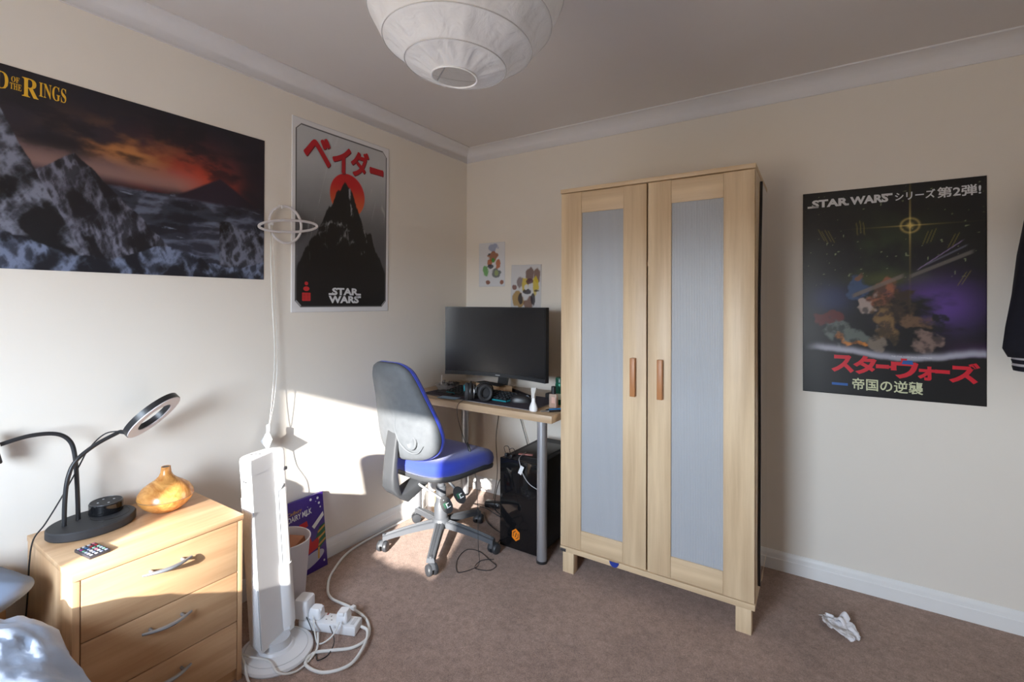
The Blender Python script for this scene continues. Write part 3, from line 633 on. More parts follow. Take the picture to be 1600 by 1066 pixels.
# green spray can
gc = thing('spray_can', 'green aerosol can beside the perfume bottle', 'can', (0.902, -0.385, DZ))
M_GREEN = mat('green_can_paint', srgb(10, 96, 74), 0.3, 0.3)
add('can_body', B().lathe([(0.024, 0), (0.026, 0.004), (0.026, 0.105), (0.022, 0.114)], 28, M=T(0.902, -0.385, DZ)), M_GREEN, gc)
add('can_lid', B().lathe([(0.0245, 0.114), (0.0245, 0.136), (0.022, 0.14), (0.001, 0.14)], 28, M=T(0.902, -0.385, DZ)), mat('dark_green_plastic', srgb(6, 70, 54), 0.35), gc)
add('white_band', B().lathe([(0.0263, 0.028), (0.0263, 0.058)], 28, False, False, M=T(0.902, -0.385, DZ)), mat('pale_green_band', srgb(190, 205, 195), 0.4), gc)
# tweezers and pens at the right edge
tw = add('tweezers', B().rings([[(0.905 + 0.075 * t + px * 0.0022 * (0.3 + t), -0.605 + 0.085 * t + py * (0.0015 + 0.003 * t), DZ + 0.0035 + pz * 0.003) for px, py, pz in ((0, -1, -1), (0, 1, -1), (0, 1, 1), (0, -1, 1))] for t in (0, 0.4, 0.8, 1.0)]), M_STEEL, label='steel tweezers lying at the right front of the desk', cat='tweezers')
pn = thing('pen', 'bright blue pen lying at the right end of the desk', 'pen', (0.96, -0.545, DZ))
add('barrel', B().cyl((0.925, -0.560, DZ + 0.0055), (0.978, -0.505, DZ + 0.0055), 0.0052, seg=12), mat('blue_pen', srgb(20, 120, 190), 0.35), pn)
add('tip', B().cyl((0.913, -0.572, DZ + 0.0055), (0.925, -0.560, DZ + 0.0055), 0.0012, 0.005, seg=12), M_BLACK, pn)
pn = thing('pen', 'black pen lying nearest the right front corner of the desk', 'pen', (0.96, -0.57, DZ))
add('barrel', B().cyl((0.940, -0.590, DZ + 0.005), (0.984, -0.540, DZ + 0.005), 0.0048, seg=12), M_BLACK, pn)
add('tip', B().cyl((0.930, -0.601, DZ + 0.005), (0.940, -0.590, DZ + 0.005), 0.001, 0.0046, seg=12), M_STEEL, pn)
# small black box at the right
bt = add('charger_box', B().box((0.815, -0.30, DZ + 0.018), (0.07, 0.05, 0.036), 0.008), M_BLACK, label='small black charger box at the back right of the desk', cat='charger')
# plastic wrapped tray at the left
at = thing('wrapped_tray', 'clear plastic tray of crumpled wrappers at the left of the desk', 'tray', (0.17, -0.375, DZ))
M_CLEARP = clear_mat('clear_plastic', (0.93, 0.94, 0.95), 0.55, 0.12, (0.75, 0.76, 0.78))
add('tray', B().lathe([(0.05, 0.0), (0.062, 0.004), (0.078, 0.035), (0.082, 0.036), (0.064, 0.008), (0.05, 0.004)], 12, True, True, M=T(0.16, -0.405, DZ) @ Matrix.Diagonal((1.0, 0.8, 1, 1))), M_CLEARP, at, ang=10)
wr = B()
for i in range(9):
    c = Vector((0.16 + random.uniform(-.045, .045), -0.405 + random.uniform(-.035, .035), DZ + 0.02 + 0.014 * random.random()))
    Mx = Matrix.Translation(c) @ Matrix.Rotation(random.uniform(0, 6), 4, Vector((random.random(), random.random(), random.random())).normalized())
    wr.grid(lambda u, v: (0.05 * (u - .5), 0.035 * (v - .5), 0.012 * math.sin(7 * u + i) * math.cos(5 * v)), 4, 4, M=Mx)
add('wrapper', wr, M_CLEARP, at, ang=10, kind='stuff')
add('dark_wrapper', B().grid(lambda u, v: (0.12 + 0.10 * u, -0.40 + 0.07 * v, DZ + 0.036 + 0.012 * math.sin(6 * u) * math.cos(4 * v + 1)), 8, 8), M_MATTBLACK, at, ang=30)
add('white_stick', B().cyl((0.135, -0.43, DZ + 0.030), (0.115, -0.40, DZ + 0.085), 0.003, seg=8), M_WHITE, at)
for k, (x, y, rz, w_, h_, col, lab) in enumerate(((0.135, -0.545, 24, 0.12, 0.085, srgb(200, 195, 185), 'cream card lying at the left front of the desk'), (0.235, -0.48, -8, 0.13, 0.09, srgb(58, 56, 60), 'dark notebook lying at the left of the desk'), (0.33, -0.600, 5, 0.12, 0.06, srgb(150, 185, 215), 'pale blue leaflet at the front desk edge'))):
    add(['card', 'notebook', 'leaflet'][k], B().box((0, 0, [0.0012, 0.006, 0.0038][k]), (w_, h_, [0.0016, 0.010, 0.0008][k]), 0.0002, M=T(x, y, DZ + [0, 0, 0][k]) @ R(rz, 'Z')), mat('paper_%d' % k, col, 0.7, noise=0.15, nscale=40), label=lab, cat=['card', 'notebook', 'leaflet'][k])
rm = add('black_gadget', B().box((0, 0, 0.010), (0.15, 0.035, 0.018), 0.006, M=T(0.255, -0.315, DZ) @ R(14, 'Z')), M_BLACK, label='slim black gadget at the back left of the desk', cat='gadget')
add('orange_button', B().box((-0.02, 0, 0.0198), (0.02, 0.014, 0.001), M=T(0.255, -0.315, DZ) @ R(14, 'Z')), M_ORANGE, rm, label='orange button')

# ------------------------------------------------------------------ cables and sockets under the desk
cabs = (((0.30, -0.03, 0.73), (0.29, -0.028, 0.55), (0.27, -0.03, 0.38), (0.30, -0.06, 0.16), (0.33, -0.15, 0.03)),
        ((0.42, -0.03, 0.73), (0.43, -0.03, 0.60), (0.47, -0.03, 0.48), (0.52, -0.04, 0.30), (0.50, -0.10, 0.05)),
        ((0.54, -0.03, 0.73), (0.56, -0.03, 0.62), (0.60, -0.03, 0.50), (0.585, -0.04, 0.38), (0.60, -0.06, 0.2)))
for k, pts in enumerate(cabs):
    add('wall_cable', B().tube(spline(pts, 10), 0.0028, 6), mat('grey_flex', srgb(96, 92, 84), 0.5), label=['leftmost', 'middle', 'rightmost'][k] + ' grey cable hanging on the wall below the desk', cat='cable', group='cables hanging behind the desk')
tang = (((0.56, -0.26, 0.006), (0.46, -0.32, 0.05), (0.50, -0.36, 0.22), (0.62, -0.44, 0.36), (0.66, -0.50, 0.30)),
        ((0.30, -0.20, 0.008), (0.42, -0.26, 0.02), (0.52, -0.34, 0.03), (0.60, -0.40, 0.06), (0.70, -0.40, 0.007)),
        ((0.24, -0.24, 0.010), (0.38, -0.30, 0.035), (0.50, -0.30, 0.010), (0.58, -0.34, 0.10), (0.55, -0.38, 0.26), (0.61, -0.46, 0.30)),
        ((0.33, -0.16, 0.012), (0.44, -0.22, 0.05), (0.50, -0.24, 0.14), (0.56, -0.28, 0.24), (0.60, -0.22, 0.34)),
        ((0.36, -0.30, 0.006), (0.46, -0.40, 0.006), (0.58, -0.46, 0.010), (0.64, -0.50, 0.05), (0.645, -0.62, 0.004)))
for k, pts in enumerate(tang):
    add('floor_cable', B().tube(spline(pts, 9), 0.0026, 6), [M_BLACK, M_DARKMETAL][k % 2], label=['black cable arching up to the left side of the computer tower', 'dark cable lying straight across the carpet to the tower', 'black cable looping highest beside the power adapter', 'dark cable rising from the adapter towards the wall', 'black cable running forward past the corner of the tower'][k], cat='cable', group='tangled cables under the desk')
ad = add('power_adapter', B().box((0, 0, 0.018), (0.11, 0.05, 0.034), 0.008, M=T(0.36, -0.19, 0) @ R(18, 'Z')), M_BLACK, label='black power adapter brick on the carpet under the desk', cat='adapter')
add('status_light', B().box((0.03, -0.026, 0.022), (0.006, 0.001, 0.004), M=T(0.36, -0.19, 0) @ R(18, 'Z')), M_WHITE, ad)
ws = thing('wooden_crate', 'small wooden board box on the carpet behind the chair', 'box', (0.13, -0.44, 0))
M_PLY = wood('plywood', srgb(186, 160, 122), srgb(210, 188, 150), axis=0)
add('upright_board', B().bx(0.108, 0.118, -0.47, -0.41, 0.0, 0.13, 0.001), M_PLY, ws)
add('base_board', B().bx(0.118, 0.165, -0.47, -0.41, 0.0, 0.010, 0.001), M_PLY, ws)
wbx = add('router', B().box((0, 0, 0.115), (0.045, 0.15, 0.225), 0.010, M=T(0.075, -0.40, 0)), M_WHITE, label='upright white box against the skirting behind the chair', cat='box')
add('seam', B().box((0.0232, 0, 0.115), (0.0006, 0.13, 0.003), M=T(0.075, -0.40, 0)), M_GREYMETAL, wbx)

# ------------------------------------------------------------------ tower fan
FB = T(0.400, -1.668, 0)
FT = T(0.385, -1.674, 0.05) @ R(-4.2, 'Y') @ R(1.5, 'X') @ R(10, 'Z')
fan = thing('tower_fan', 'white tower fan leaning slightly beside the chest of drawers', 'fan', (0.400, -1.668, 0))
add('base_disc', B().lathe([(0.123, 0), (0.126, 0.006), (0.124, 0.015), (0.112, 0.021), (0.062, 0.026), (0.056, 0.034), (0.001, 0.036)], 48, M=FB), M_WHITE, fan, ang=30)
add('base_rim', B().tube([Matrix(FB) @ Vector((0.106 * math.cos(t), 0.106 * math.sin(t), 0.0222)) for t in [2 * math.pi * i / 40 for i in range(40)]], 0.0014, 5, closed=True), mat('pale_grey_plastic', (0.6, 0.6, 0.61), 0.5), fan)
add('swivel_neck', B().lathe([(0.05, 0.03), (0.046, 0.045), (0.046, 0.06)], 32, M=FB), mat('pale_grey_plastic', (0.6, 0.6, 0.61)), fan)
# tower cross section: flat grille to the front left, flat facet, round rear
SEC = [(-0.037, -0.062), (0.035, -0.075), (0.018, 0.035), (0.030, 0.052), (0.029, 0.072), (0.018, 0.086), (-0.005, 0.094), (-0.032, 0.085), (-0.050, 0.055), (-0.056, 0.0), (-0.050, -0.045)]
def fsec(k, z): return [(x * k, y * k, z) for x, y in SEC]
add('tower_body', B().rings([fsec(1.0, 0.0), fsec(1.0, 0.60), fsec(1.0, 0.632)]), M_WHITE, fan, M=FT, ang=28)
cap = add('top_cap', B().rings([fsec(1.012, 0.606), fsec(1.012, 0.652), fsec(0.985, 0.661), fsec(0.90, 0.664)]), M_WHITE, fan, M=FT, ang=28)
add('control_panel', B().lathe([(0.030, 0.6642), (0.030, 0.6650), (0.001, 0.6652)], 28, M=T(-0.008, 0.035, 0)), mat('pale_panel', (0.66, 0.67, 0.68), 0.4), cap, M=FT)
btn = None
for i in range(4):
    pass
    if btn is None: btn = add('button', B().box((-0.028, -0.020, 0.6648), (0.010, 0.004, 0.0012)), mat('grey_print', srgb(70, 72, 76), 0.5), cap, M=FT)
    else: again(btn, FT @ T(0.014 * i, 0.006 * i, 0) @ FT.inverted(), cap)
gr = B(); n_s = 9
for i in range(n_s):
    t = (i + 0.7) / (n_s + 0.4); x = -0.037 + 0.072 * t; y = -0.062 - 0.013 * t
    gr.bx(x - 0.0026, x + 0.0018, y - 0.0042, y + 0.001, 0.012, 0.525)
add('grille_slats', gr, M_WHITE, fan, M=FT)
add('grille_gap_shade', B().faces([(-0.035, -0.0636, 0.012), (0.034, -0.0760, 0.012), (0.034, -0.0760, 0.525), (-0.035, -0.0636, 0.525)], [(0, 1, 2, 3)]), mat('grille_shadow_grey', (0.30, 0.31, 0.33), 0.6), fan, M=FT, fix=False)  # dark grey sheet stands in for the shade between the slats
Mfr = FT @ T(-0.037, -0.0635, 0) @ R(-10.2, 'Z') @ Matrix(((1, 0, 0, 0), (0, 0, -1, 0), (0, 1, 0, 0), (0, 0, 0, 1)))
add('brand_mark', B().box((0.028, 0.583, 0.001), (0.028, 0.0035, 0.0006)).box((0.020, 0.5855, 0.001), (0.004, 0.003, 0.0006)).box((0.038, 0.581, 0.001), (0.004, 0.003, 0.0006)), mat('grey_print', srgb(70, 72, 76)), cap, M=Mfr)
add('side_cover', B().rings([[(x, y, z) for x, y in ((0.0215, 0.030), (0.0335, 0.050), (0.0325, 0.073), (0.021, 0.088), (0.010, 0.080), (0.012, 0.040))] for z in (0.02, 0.20, 0.240)]), M_WHITE, fan, M=FT)
add('side_groove', B().tube(spline([(0.0235, 0.042, 0.24), (0.0235, 0.042, 0.49), (0.027, 0.048, 0.515), (0.031, 0.062, 0.535)], 8), 0.0026, 6), mat('grey_groove', srgb(120, 124, 128), 0.5), fan, M=FT)
add('carry_slot', B().box((0.026, 0.076, 0.588), (0.012, 0.016, 0.012), 0.002), M_DARKMETAL, fan, M=FT)

# ------------------------------------------------------------------ waste bin and chocolate box
bn = thing('waste_bin', 'pale plastic waste bin behind the tower fan', 'bin', (0.165, -1.485, 0))
bp = [(0.001, 0.0), (0.078, 0.0), (0.080, 0.004), (0.100, 0.268), (0.1035, 0.272), (0.1035, 0.276), (0.100, 0.276), (0.097, 0.268), (0.077, 0.008), (0.001, 0.006)]
add('bin_body', B().lathe(bp, 40, M=T(0.165, -1.485, 0)), mat('pale_lilac_plastic', (0.68, 0.66, 0.70), 0.45), bn, ang=40)
add('torn_carton', B().box((0.19, -1.475, 0.225), (0.09, 0.10, 0.075), 0.002, M=T(0.19, -1.475, 0.22) @ R(14, 'X') @ R(20, 'Z') @ T(-0.19, 1.475, -0.22)), mat('brown_carton', srgb(150, 88, 50), 0.7, noise=0.2, nscale=30), label='torn brown carton standing in the waste bin', cat='carton')
crx = T(0.062, -1.312, 0.0) @ R(-7.0, 'Y')
cho = thing('chocolate_box', 'purple chocolate advent box leaning on the wall behind the bin', 'box', (0.055, -1.312, 0))
add('carton', B().bx(-0.018, 0.0, -0.124, 0.124, 0.0, 0.345, 0.001), mat('purple_carton', srgb(66, 38, 130), 0.35), cho, M=crx)
CHM = crx @ WALL_L @ T(-0.124, 0, 0.0006)     # print plane of the front, 0.248 wide, 0.345 tall
def shape(name, m, poly, parent, M, z=0.0004):
    return add(name, B().faces([(x, y, z) for x, y in poly], [tuple(range(len(poly)))]), m, parent, M=M, fix=False)
def ell(cx, cy, rx, ry, n=20, a=0.0): return [(cx + rx * math.cos(t) * math.cos(a) - ry * math.sin(t) * math.sin(a), cy + rx * math.cos(t) * math.sin(a) + ry * math.sin(t) * math.cos(a)) for t in [2 * math.pi * i / n for i in range(n)]]
PW = mat('white_print', (0.80, 0.80, 0.80), 0.4); PR = mat('red_print', srgb(190, 28, 34), 0.4); PG = mat('gold_print', srgb(196, 150, 70), 0.4); PGR = mat('dark_green_print', srgb(20, 92, 60), 0.4); PGY = mat('pale_grey_print', srgb(180, 178, 190), 0.4); PPK = mat('rose_print', srgb(205, 120, 110), 0.4)
dots = [(0.022, 0.315, .0062), (0.035, 0.285, .006), (0.052, 0.262, .006), (0.020, 0.258, .005), (0.178, 0.328, .006), (0.216, 0.325, .006), (0.222, 0.300, .006), (0.228, 0.280, .004), (0.150, 0.265, .005), (0.012, 0.225, .005), (0.23, 0.03, .005), (0.06, 0.20, .004), (0.205, 0.312, .002), (0.16, 0.30, .002)]
sn = B()
for x, y, r in dots: sn.faces([(px, py, 0.0004) for px, py in ell(x, y, r, r, 12)], [tuple(range(12))])
add('snow_dots', sn, PW, cho, M=CHM, fix=False)
shape('white_oval', PGY, ell(0.150, 0.055, 0.085, 0.028, 24, 0.25), cho, CHM, 0.0004)
shape('red_shape', PR, [(0.075, 0.07), (0.20, 0.10), (0.215, 0.15), (0.17, 0.135), (0.155, 0.19), (0.10, 0.18), (0.085, 0.12)], cho, CHM, 0.0008)
shape('white_shape', PW, ell(0.125, 0.165, 0.033, 0.042, 18, 0.2), cho, CHM, 0.0012)
shape('rose_shape', PPK, ell(0.125, 0.19, 0.020, 0.016, 14), cho, CHM, 0.0016)
shape('red_cap_shape', PR, [(0.095, 0.205), (0.155, 0.215), (0.15, 0.24), (0.11, 0.235)], cho, CHM, 0.0016)
shape('white_band_shape', PW, [(0.175, 0.205), (0.24, 0.255), (0.243, 0.235), (0.187, 0.190)], cho, CHM, 0.0012)
shape('green_shape', PGR, [(0.20, 0.085), (0.246, 0.12), (0.246, 0.20), (0.215, 0.19), (0.185, 0.13)], cho, CHM, 0.0004)
for k, (x, y) in enumerate(((0.222, 0.175), (0.222, 0.145), (0.222, 0.115))):
    shape('gold_stripe', PG, [(x - 0.018, y - 0.012), (x + 0.022, y + 0.008), (x + 0.022, y + 0.018), (x - 0.018, y - 0.002)], cho, CHM, 0.001)
shape('gold_ribbon', PG, [(0.195, 0.05), (0.205, 0.05), (0.21, 0.10), (0.20, 0.10)], cho, CHM, 0.0012)
lettering('Cadbury', PG, cho, CHM, 0.055, 0.283, width=0.075, bold=0.012, shear=0.25, rot=4)
lettering('DAIRY MILK', PW, cho, CHM, 0.055, 0.258, width=0.125, height=0.025, bold=0.022, shear=0.12, rot=4)

# ------------------------------------------------------------------ power strip, plugs, white flex
PSM = T(0.450, -1.473, 0) @ R(24, 'Z')
ps = thing('power_strip', 'white four way power strip lying on the carpet beside the fan', 'power strip', (0.452, -1.472, 0))
add('strip_body', B().box((0, 0, 0.019), (0.235, 0.066, 0.036), 0.006), M_WHITE, ps, M=PSM)
hol = B()
for sx in (-0.002, -0.055):
    hol.box((sx, 0.012, 0.0372), (0.003, 0.007, 0.0006)); hol.box((sx - 0.011, -0.008, 0.0372), (0.006, 0.003, 0.0006)); hol.box((sx + 0.011, -0.008, 0.0372), (0.006, 0.003, 0.0006))
add('socket_holes', hol, M_BLACK, ps, M=PSM)
add('red_switch', B().box((-0.022, 0.022, 0.0375), (0.007, 0.010, 0.002)), mat('red_plastic', srgb(150, 60, 50), 0.4), ps, M=PSM)
add('brand_plate', B().box((0.098, 0.0, 0.0374), (0.014, 0.040, 0.0008)), mat('pale_grey_plastic', (0.6, 0.6, 0.61)), ps, M=PSM)
def uk_plug(name, label, Mp, scale=1.0):
    t = thing(name, label, 'plug', Mp.translation, group='white plugs in the power strip')
    add('plug_body', B().rings([[(x * k * scale, y * k * scale, z * scale) for x, y in rrect(0.048, 0.052, 0.012)] for k, z in ((0.9, 0), (1.0, 0.003), (1.0, 0.020), (0.86, 0.034), (0.70, 0.040))]), M_WHITE, t, M=Mp, ang=40)
    add('grip_ridge', B().box((0, -0.020 * scale, 0.034 * scale), (0.024 * scale, 0.012 * scale, 0.014 * scale), 0.003), M_WHITE, t, M=Mp)
uk_plug('mains_plug', 'white plug nearest the cable end of the power strip', PSM @ T(0.055, 0.0, 0.0378), 0.98)
uk_plug('mains_plug', 'white plug in the middle of the power strip next to the bulky adapter', PSM @ T(-0.058, 0.0, 0.0378) @ R(90, 'Z'), 0.98)
add('wall_charger', B().rings([[(x, y, z) for x, y in rrect(0.056, 0.068, 0.010)] for z in (0, 0.062)] + [[(x * .9, y * .9, 0.068) for x, y in rrect(0.056, 0.068, 0.010)]]), M_WHITE, label='tall white charger block at the fan end of the power strip', cat='charger', M=PSM @ T(-0.112, 0.004, 0.0378), ang=40)
M_FLEX = mat('white_flex', (0.74, 0.73, 0.70), 0.45)
fl = thing('extension_lead', 'thick white extension lead running along the skirting to the power strip', 'cable', (0.30, -1.10, 0))
add('lead', B().tube(spline([(0.06, -0.47, 0.03), (0.045, -0.53, 0.008), (0.040, -0.66, 0.006), (0.042, -0.86, 0.006), (0.060, -1.06, 0.006), (0.14, -1.22, 0.006), (0.215, -1.305, 0.006), (0.30, -1.355, 0.006), (0.42, -1.352, 0.007), (0.535, -1.368, 0.008), (0.615, -1.430, 0.007), (0.615, -1.500, 0.007), (0.560, -1.555, 0.006), (0.520, -1.600, 0.006), (0.545, -1.650, 0.007), (0.630, -1.640, 0.010), (0.680, -1.570, 0.015), (0.650, -1.480, 0.018), (0.605, -1.425, 0.020), (0.566, -1.420, 0.020)], 10), 0.0055, 8), M_FLEX, fl)
add('cable_clip', B().box((0.44, -1.352, 0.012), (0.020, 0.016, 0.016), 0.003), M_WHITE, fl)
add('thin_flex', B().tube(spline([(0.405, -1.520, 0.055), (0.45, -1.545, 0.03), (0.50, -1.565, 0.012), (0.53, -1.53, 0.03), (0.525, -1.490, 0.060)], 8), 0.0028, 6), M_FLEX, label='thin white flex looping from the plugs over the power strip', cat='cable')
add('black_flex', B().tube(spline([(0.375, -1.530, 0.05), (0.43, -1.545, 0.030), (0.50, -1.570, 0.004), (0.535, -1.600, 0.004), (0.56, -1.61, 0.004), (0.565, -1.57, 0.004), (0.545, -1.53, 0.02), (0.50, -1.515, 0.05)], 8), 0.0018, 6), M_BLACK, label='thin black flex curling beside the power strip', cat='cable')
add('fan_flex', B().tube(spline([(0.345, -1.77, 0.036), (0.40, -1.785, 0.030), (0.445, -1.80, 0.008), (0.49, -1.805, 0.006), (0.54, -1.79, 0.006), (0.60, -1.80, 0.006)], 8), 0.0042, 8), M_FLEX, label='white fan flex on the carpet at the foot of the chest', cat='cable')
add('fan_loop_flex', B().tube(spline([(0.47, -1.545, 0.030), (0.52, -1.59, 0.008), (0.545, -1.68, 0.006), (0.525, -1.740, 0.026), (0.46, -1.735, 0.036), (0.38, -1.765, 0.038), (0.29, -1.770, 0.034), (0.27, -1.74, 0.034)], 8), 0.0036, 8), M_FLEX, label='white flex wrapped over the round base of the fan', cat='cable')

# ------------------------------------------------------------------ things on the chest of drawers
CZ = 0.5505
lamp = thing('ring_lamp', 'black desk lamp with a ring head and two bent arms on an oval base', 'lamp', (0.115, -2.125, CZ))
def oval(rx, ry, n=48): return [(rx * math.cos(2 * math.pi * i / n), ry * math.sin(2 * math.pi * i / n)) for i in range(n)]
LB = T(0.118, -2.122, CZ)
add('lamp_base', B().rings([[(x, y, z) for x, y in oval(rx, ry)] for rx, ry, z in ((.084, .110, 0), (.088, .114, .004), (.088, .114, .024), (.085, .111, .0275), (.02, .03, .0278))]), M_MATTBLACK, lamp, M=LB, ang=30)
add('charging_mark', B().tube([LB @ Vector((0.0 + 0.052 * math.cos(t), 0.045 + 0.052 * math.sin(t), 0.0279)) for t in [2 * math.pi * i / 32 for i in range(32)]], 0.0006, 5, closed=True), M_GLOSSBLACK, lamp)
LZ = CZ + 0.0275
armA = spline([(0.110, -2.190, LZ), (0.108, -2.188, 0.66), (0.106, -2.180, 0.725), (0.105, -2.160, 0.770), (0.106, -2.110, 0.808), (0.114, -2.050, 0.836)], 8)
add('lamp_arm', B().tube(armA, 0.0062, 12), M_BLACK, lamp)
armB = spline([(0.088, -2.150, LZ), (0.084, -2.152, 0.68), (0.080, -2.158, 0.785), (0.076, -2.172, 0.832), (0.072, -2.205, 0.857), (0.066, -2.262, 0.862), (0.060, -2.322, 0.850)], 8)
add('holder_arm', B().tube(armB, 0.0062, 12), M_BLACK, lamp)
add('phone_holder', B().box((0.058, -2.335, 0.840), (0.05, 0.014, 0.085), 0.004, M=T(0.058, -2.335, 0.84) @ R(12, 'X') @ T(-0.058, 2.335, -0.84)), M_BLACK, lamp)
rn = Vector((0.58, 0.42, -0.70)).normalized(); rx_ = Vector((0.0, 0.885, 0.465)); rx_ = (rx_ - rn * rx_.dot(rn)).normalized(); ry_ = rn.cross(rx_)
RM = Matrix((rx_, ry_, rn)).transposed().to_4x4(); RM.translation = Vector((0.130, -1.962, 0.876))
def torus_box(ro, ri, z0, z1, n=48):
    return B().rings([[(r * math.cos(t), r * math.sin(t), z) for r, z in ((ro, z0), (ro, z1), (ri, z1), (ri, z0))] for t in [2 * math.pi * i / n for i in range(n)]], loop=True)
ring = add('ring_head', torus_box(0.094, 0.056, -0.010, 0.008), M_BLACK, lamp, M=RM)
add('diffuser_ring', torus_box(0.092, 0.058, 0.008, 0.011), mat('frosted_white', (0.82, 0.80, 0.83), 0.5), ring, M=RM)
add('head_joint', B().cyl(armA[-1], RM @ Vector((-0.088, 0, -0.002)), 0.0066, seg=12), M_BLACK, lamp)
add('lamp_wire', B().tube(spline([RM @ Vector((-0.092, 0.01, -0.008)), (0.100, -2.085, 0.835), (0.092, -2.125, 0.795), (0.085, -2.150, 0.74), (0.085, -2.190, 0.66), (0.075, -2.225, 0.590), (0.085, -2.254, 0.556), (0.10, -2.266, 0.50), (0.095, -2.268, 0.40), (0.07, -2.27, 0.28)], 8), 0.0021, 6), M_BLACK, lamp)
pk = thing('smart_speaker', 'small round black speaker standing on the lamp base', 'speaker', (0.085, -2.078, LZ))
PK = T(0.088, -2.078, LZ + 0.0006)
add('speaker_body', B().lathe([(0.0440, 0), (0.0455, 0.002), (0.0455, 0.030), (0.044, 0.032)], 40), M_GLOSSBLACK, pk, M=PK)
add('speaker_top', B().lathe([(0.044, 0.032), (0.042, 0.0335), (0.001, 0.0336)], 40), M_MATTBLACK, pk, M=PK)
add('light_ring', B().tube([(0.0425 * math.cos(t), 0.0425 * math.sin(t), 0.0336) for t in [2 * math.pi * i / 36 for i in range(36)]], 0.0009, 5, closed=True), M_DARKMETAL, pk, M=PK)
sb_ = None
for i in range(4):
    a = math.pi / 2 * i
    if sb_ is None: sb_ = add('button', B().lathe([(0.0035, 0), (0.003, 0.0008)], 10, M=T(0.022, 0, 0.0336)), M_GREYMETAL, pk, M=PK)
    else: again(sb_, PK @ R(90 * i, 'Z') @ PK.inverted(), pk)
# diffuser
df = thing('aroma_diffuser', 'onion shaped wood grain aroma diffuser on the chest', 'diffuser', (0.155, -1.930, CZ))
DM = T(0.155, -1.930, CZ)
M_OLIVE = wood('orange_wood_grain', srgb(168, 104, 46), srgb(224, 168, 96), axis=0, rough=0.25, across=30, along=7, dist=1.6)
add('lower_bowl', B().lathe([(0.040, 0.0), (0.046, 0.003), (0.066, 0.018), (0.080, 0.036), (0.0835, 0.046)], 48), M_OLIVE, df, M=DM, ang=60)
add('seam_ring', B().lathe([(0.0835, 0.046), (0.0830, 0.0468), (0.0835, 0.0476)], 48, False, False), M_DARKMETAL, df, M=DM)
add('upper_cover', B().lathe([(0.0835, 0.0476), (0.081, 0.060), (0.071, 0.076), (0.053, 0.090), (0.034, 0.102), (0.022, 0.114), (0.0165, 0.126), (0.0145, 0.140), (0.0142, 0.146), (0.011, 0.146), (0.010, 0.135)], 48), M_OLIVE, df, M=DM, ang=60)
add('mist_hole', B().lathe([(0.0105, 0.1452), (0.001, 0.1453)], 20), M_BLACK, df, M=DM)
# remote
RCM = T(0.305, -2.178, CZ) @ R(7, 'Z')
rc = thing('remote_control', 'small grey remote with coloured buttons on the chest', 'remote', (0.305, -2.178, CZ))
add('case', B().box((0, 0, 0.004), (0.086, 0.050, 0.008), 0.001), mat('dark_grey_plastic', (0.035, 0.035, 0.045), 0.4), rc, M=RCM)
cols = [srgb(190, 190, 196), srgb(170, 50, 140), srgb(50, 110, 170), srgb(190, 50, 60), srgb(120, 170, 150), srgb(140, 150, 180), srgb(200, 110, 130)]
first_b = {}
for i in range(6):
    for j in range(4):
        ci = [[0, 0, 0, 6], [1, 2, 3, 3], [4, 5, 4, 4], [5, 0, 6, 5], [0, 5, 0, 4], [0, 0, 5, 5]][i][j]
        x = -0.0345 + i * 0.0138; y = -0.018 + j * 0.012
        if ci not in first_b: first_b[ci] = (add('button', B().box((x, y, 0.0088), (0.0082, 0.0066, 0.0016), 0.0006), mat('button_%d' % ci, cols[ci], 0.4), rc, M=RCM), x, y)
        else:
            src, sx, sy = first_b[ci]; again(src, RCM @ T(x - sx, y - sy, 0) @ RCM.inverted(), rc)

# ------------------------------------------------------------------ posters and prints
def print_sheet(name, w_, h_, nx, ny, paint, M, m, label, cat, wave=0.0015):
    u = (np.arange(nx + 1) / nx); v = (np.arange(ny + 1) / ny); U, V = np.meshgrid(u, v)
    col = np.clip(paint(U, V), 0, 1)
    Zp = 0.0022 + wave * (np.sin(U * 5 + V * 3) * 0.5 + 0.5)
    P = np.stack([U * w_, V * h_, Zp], -1).reshape(-1, 3)
    idx = np.arange((nx + 1) * (ny + 1)).reshape(ny + 1, nx + 1)
    F = np.stack([idx[:-1, :-1], idx[:-1, 1:], idx[1:, 1:], idx[1:, :-1]], -1).reshape(-1, 4)
    # rim back to the wall so the sheet has thickness
    rim = np.concatenate([idx[0, :-1], idx[:-1, -1], idx[-1, :0:-1], idx[:0:-1, 0]]); nb = len(P)
    Pb = P[rim].copy(); Pb[:, 2] = 0.0004; k = len(rim)
    Fr = np.stack([rim, nb + np.arange(k), nb + (np.arange(k) + 1) % k, np.roll(rim, -1)], -1)
    me = bpy.data.meshes.new(name); me.from_pydata(np.concatenate([P, Pb]).tolist(), [], np.concatenate([F, Fr]).tolist()); me.validate()
    a = me.color_attributes.new('print', 'FLOAT_COLOR', 'POINT')
    cc = np.concatenate([col.reshape(-1, 3), col.reshape(-1, 3)[rim]]); cc = np.concatenate([cc, np.ones((len(cc), 1))], 1)
    a.data.foreach_set('color', cc.astype(np.float32).ravel())
    me.polygons.foreach_set('use_smooth', [True] * len(me.polygons)); me.materials.append(m)
    o = bpy.data.objects.new(name, me); place(o, M); return tag(o, label, cat)
def L(*rgb): return np.array(srgb(*rgb))
def mixc(a, b, t):
    t = np.clip(t, 0, 1)
    return a * (1 - t[..., None]) + b * t[..., None]
def sstep(a, b, x): t = np.clip((x - a) / (b - a), 0, 1); return t * t * (3 - 2 * t)
def over(img, colr, mask): return mixc(img, np.broadcast_to(colr, img.shape), mask)

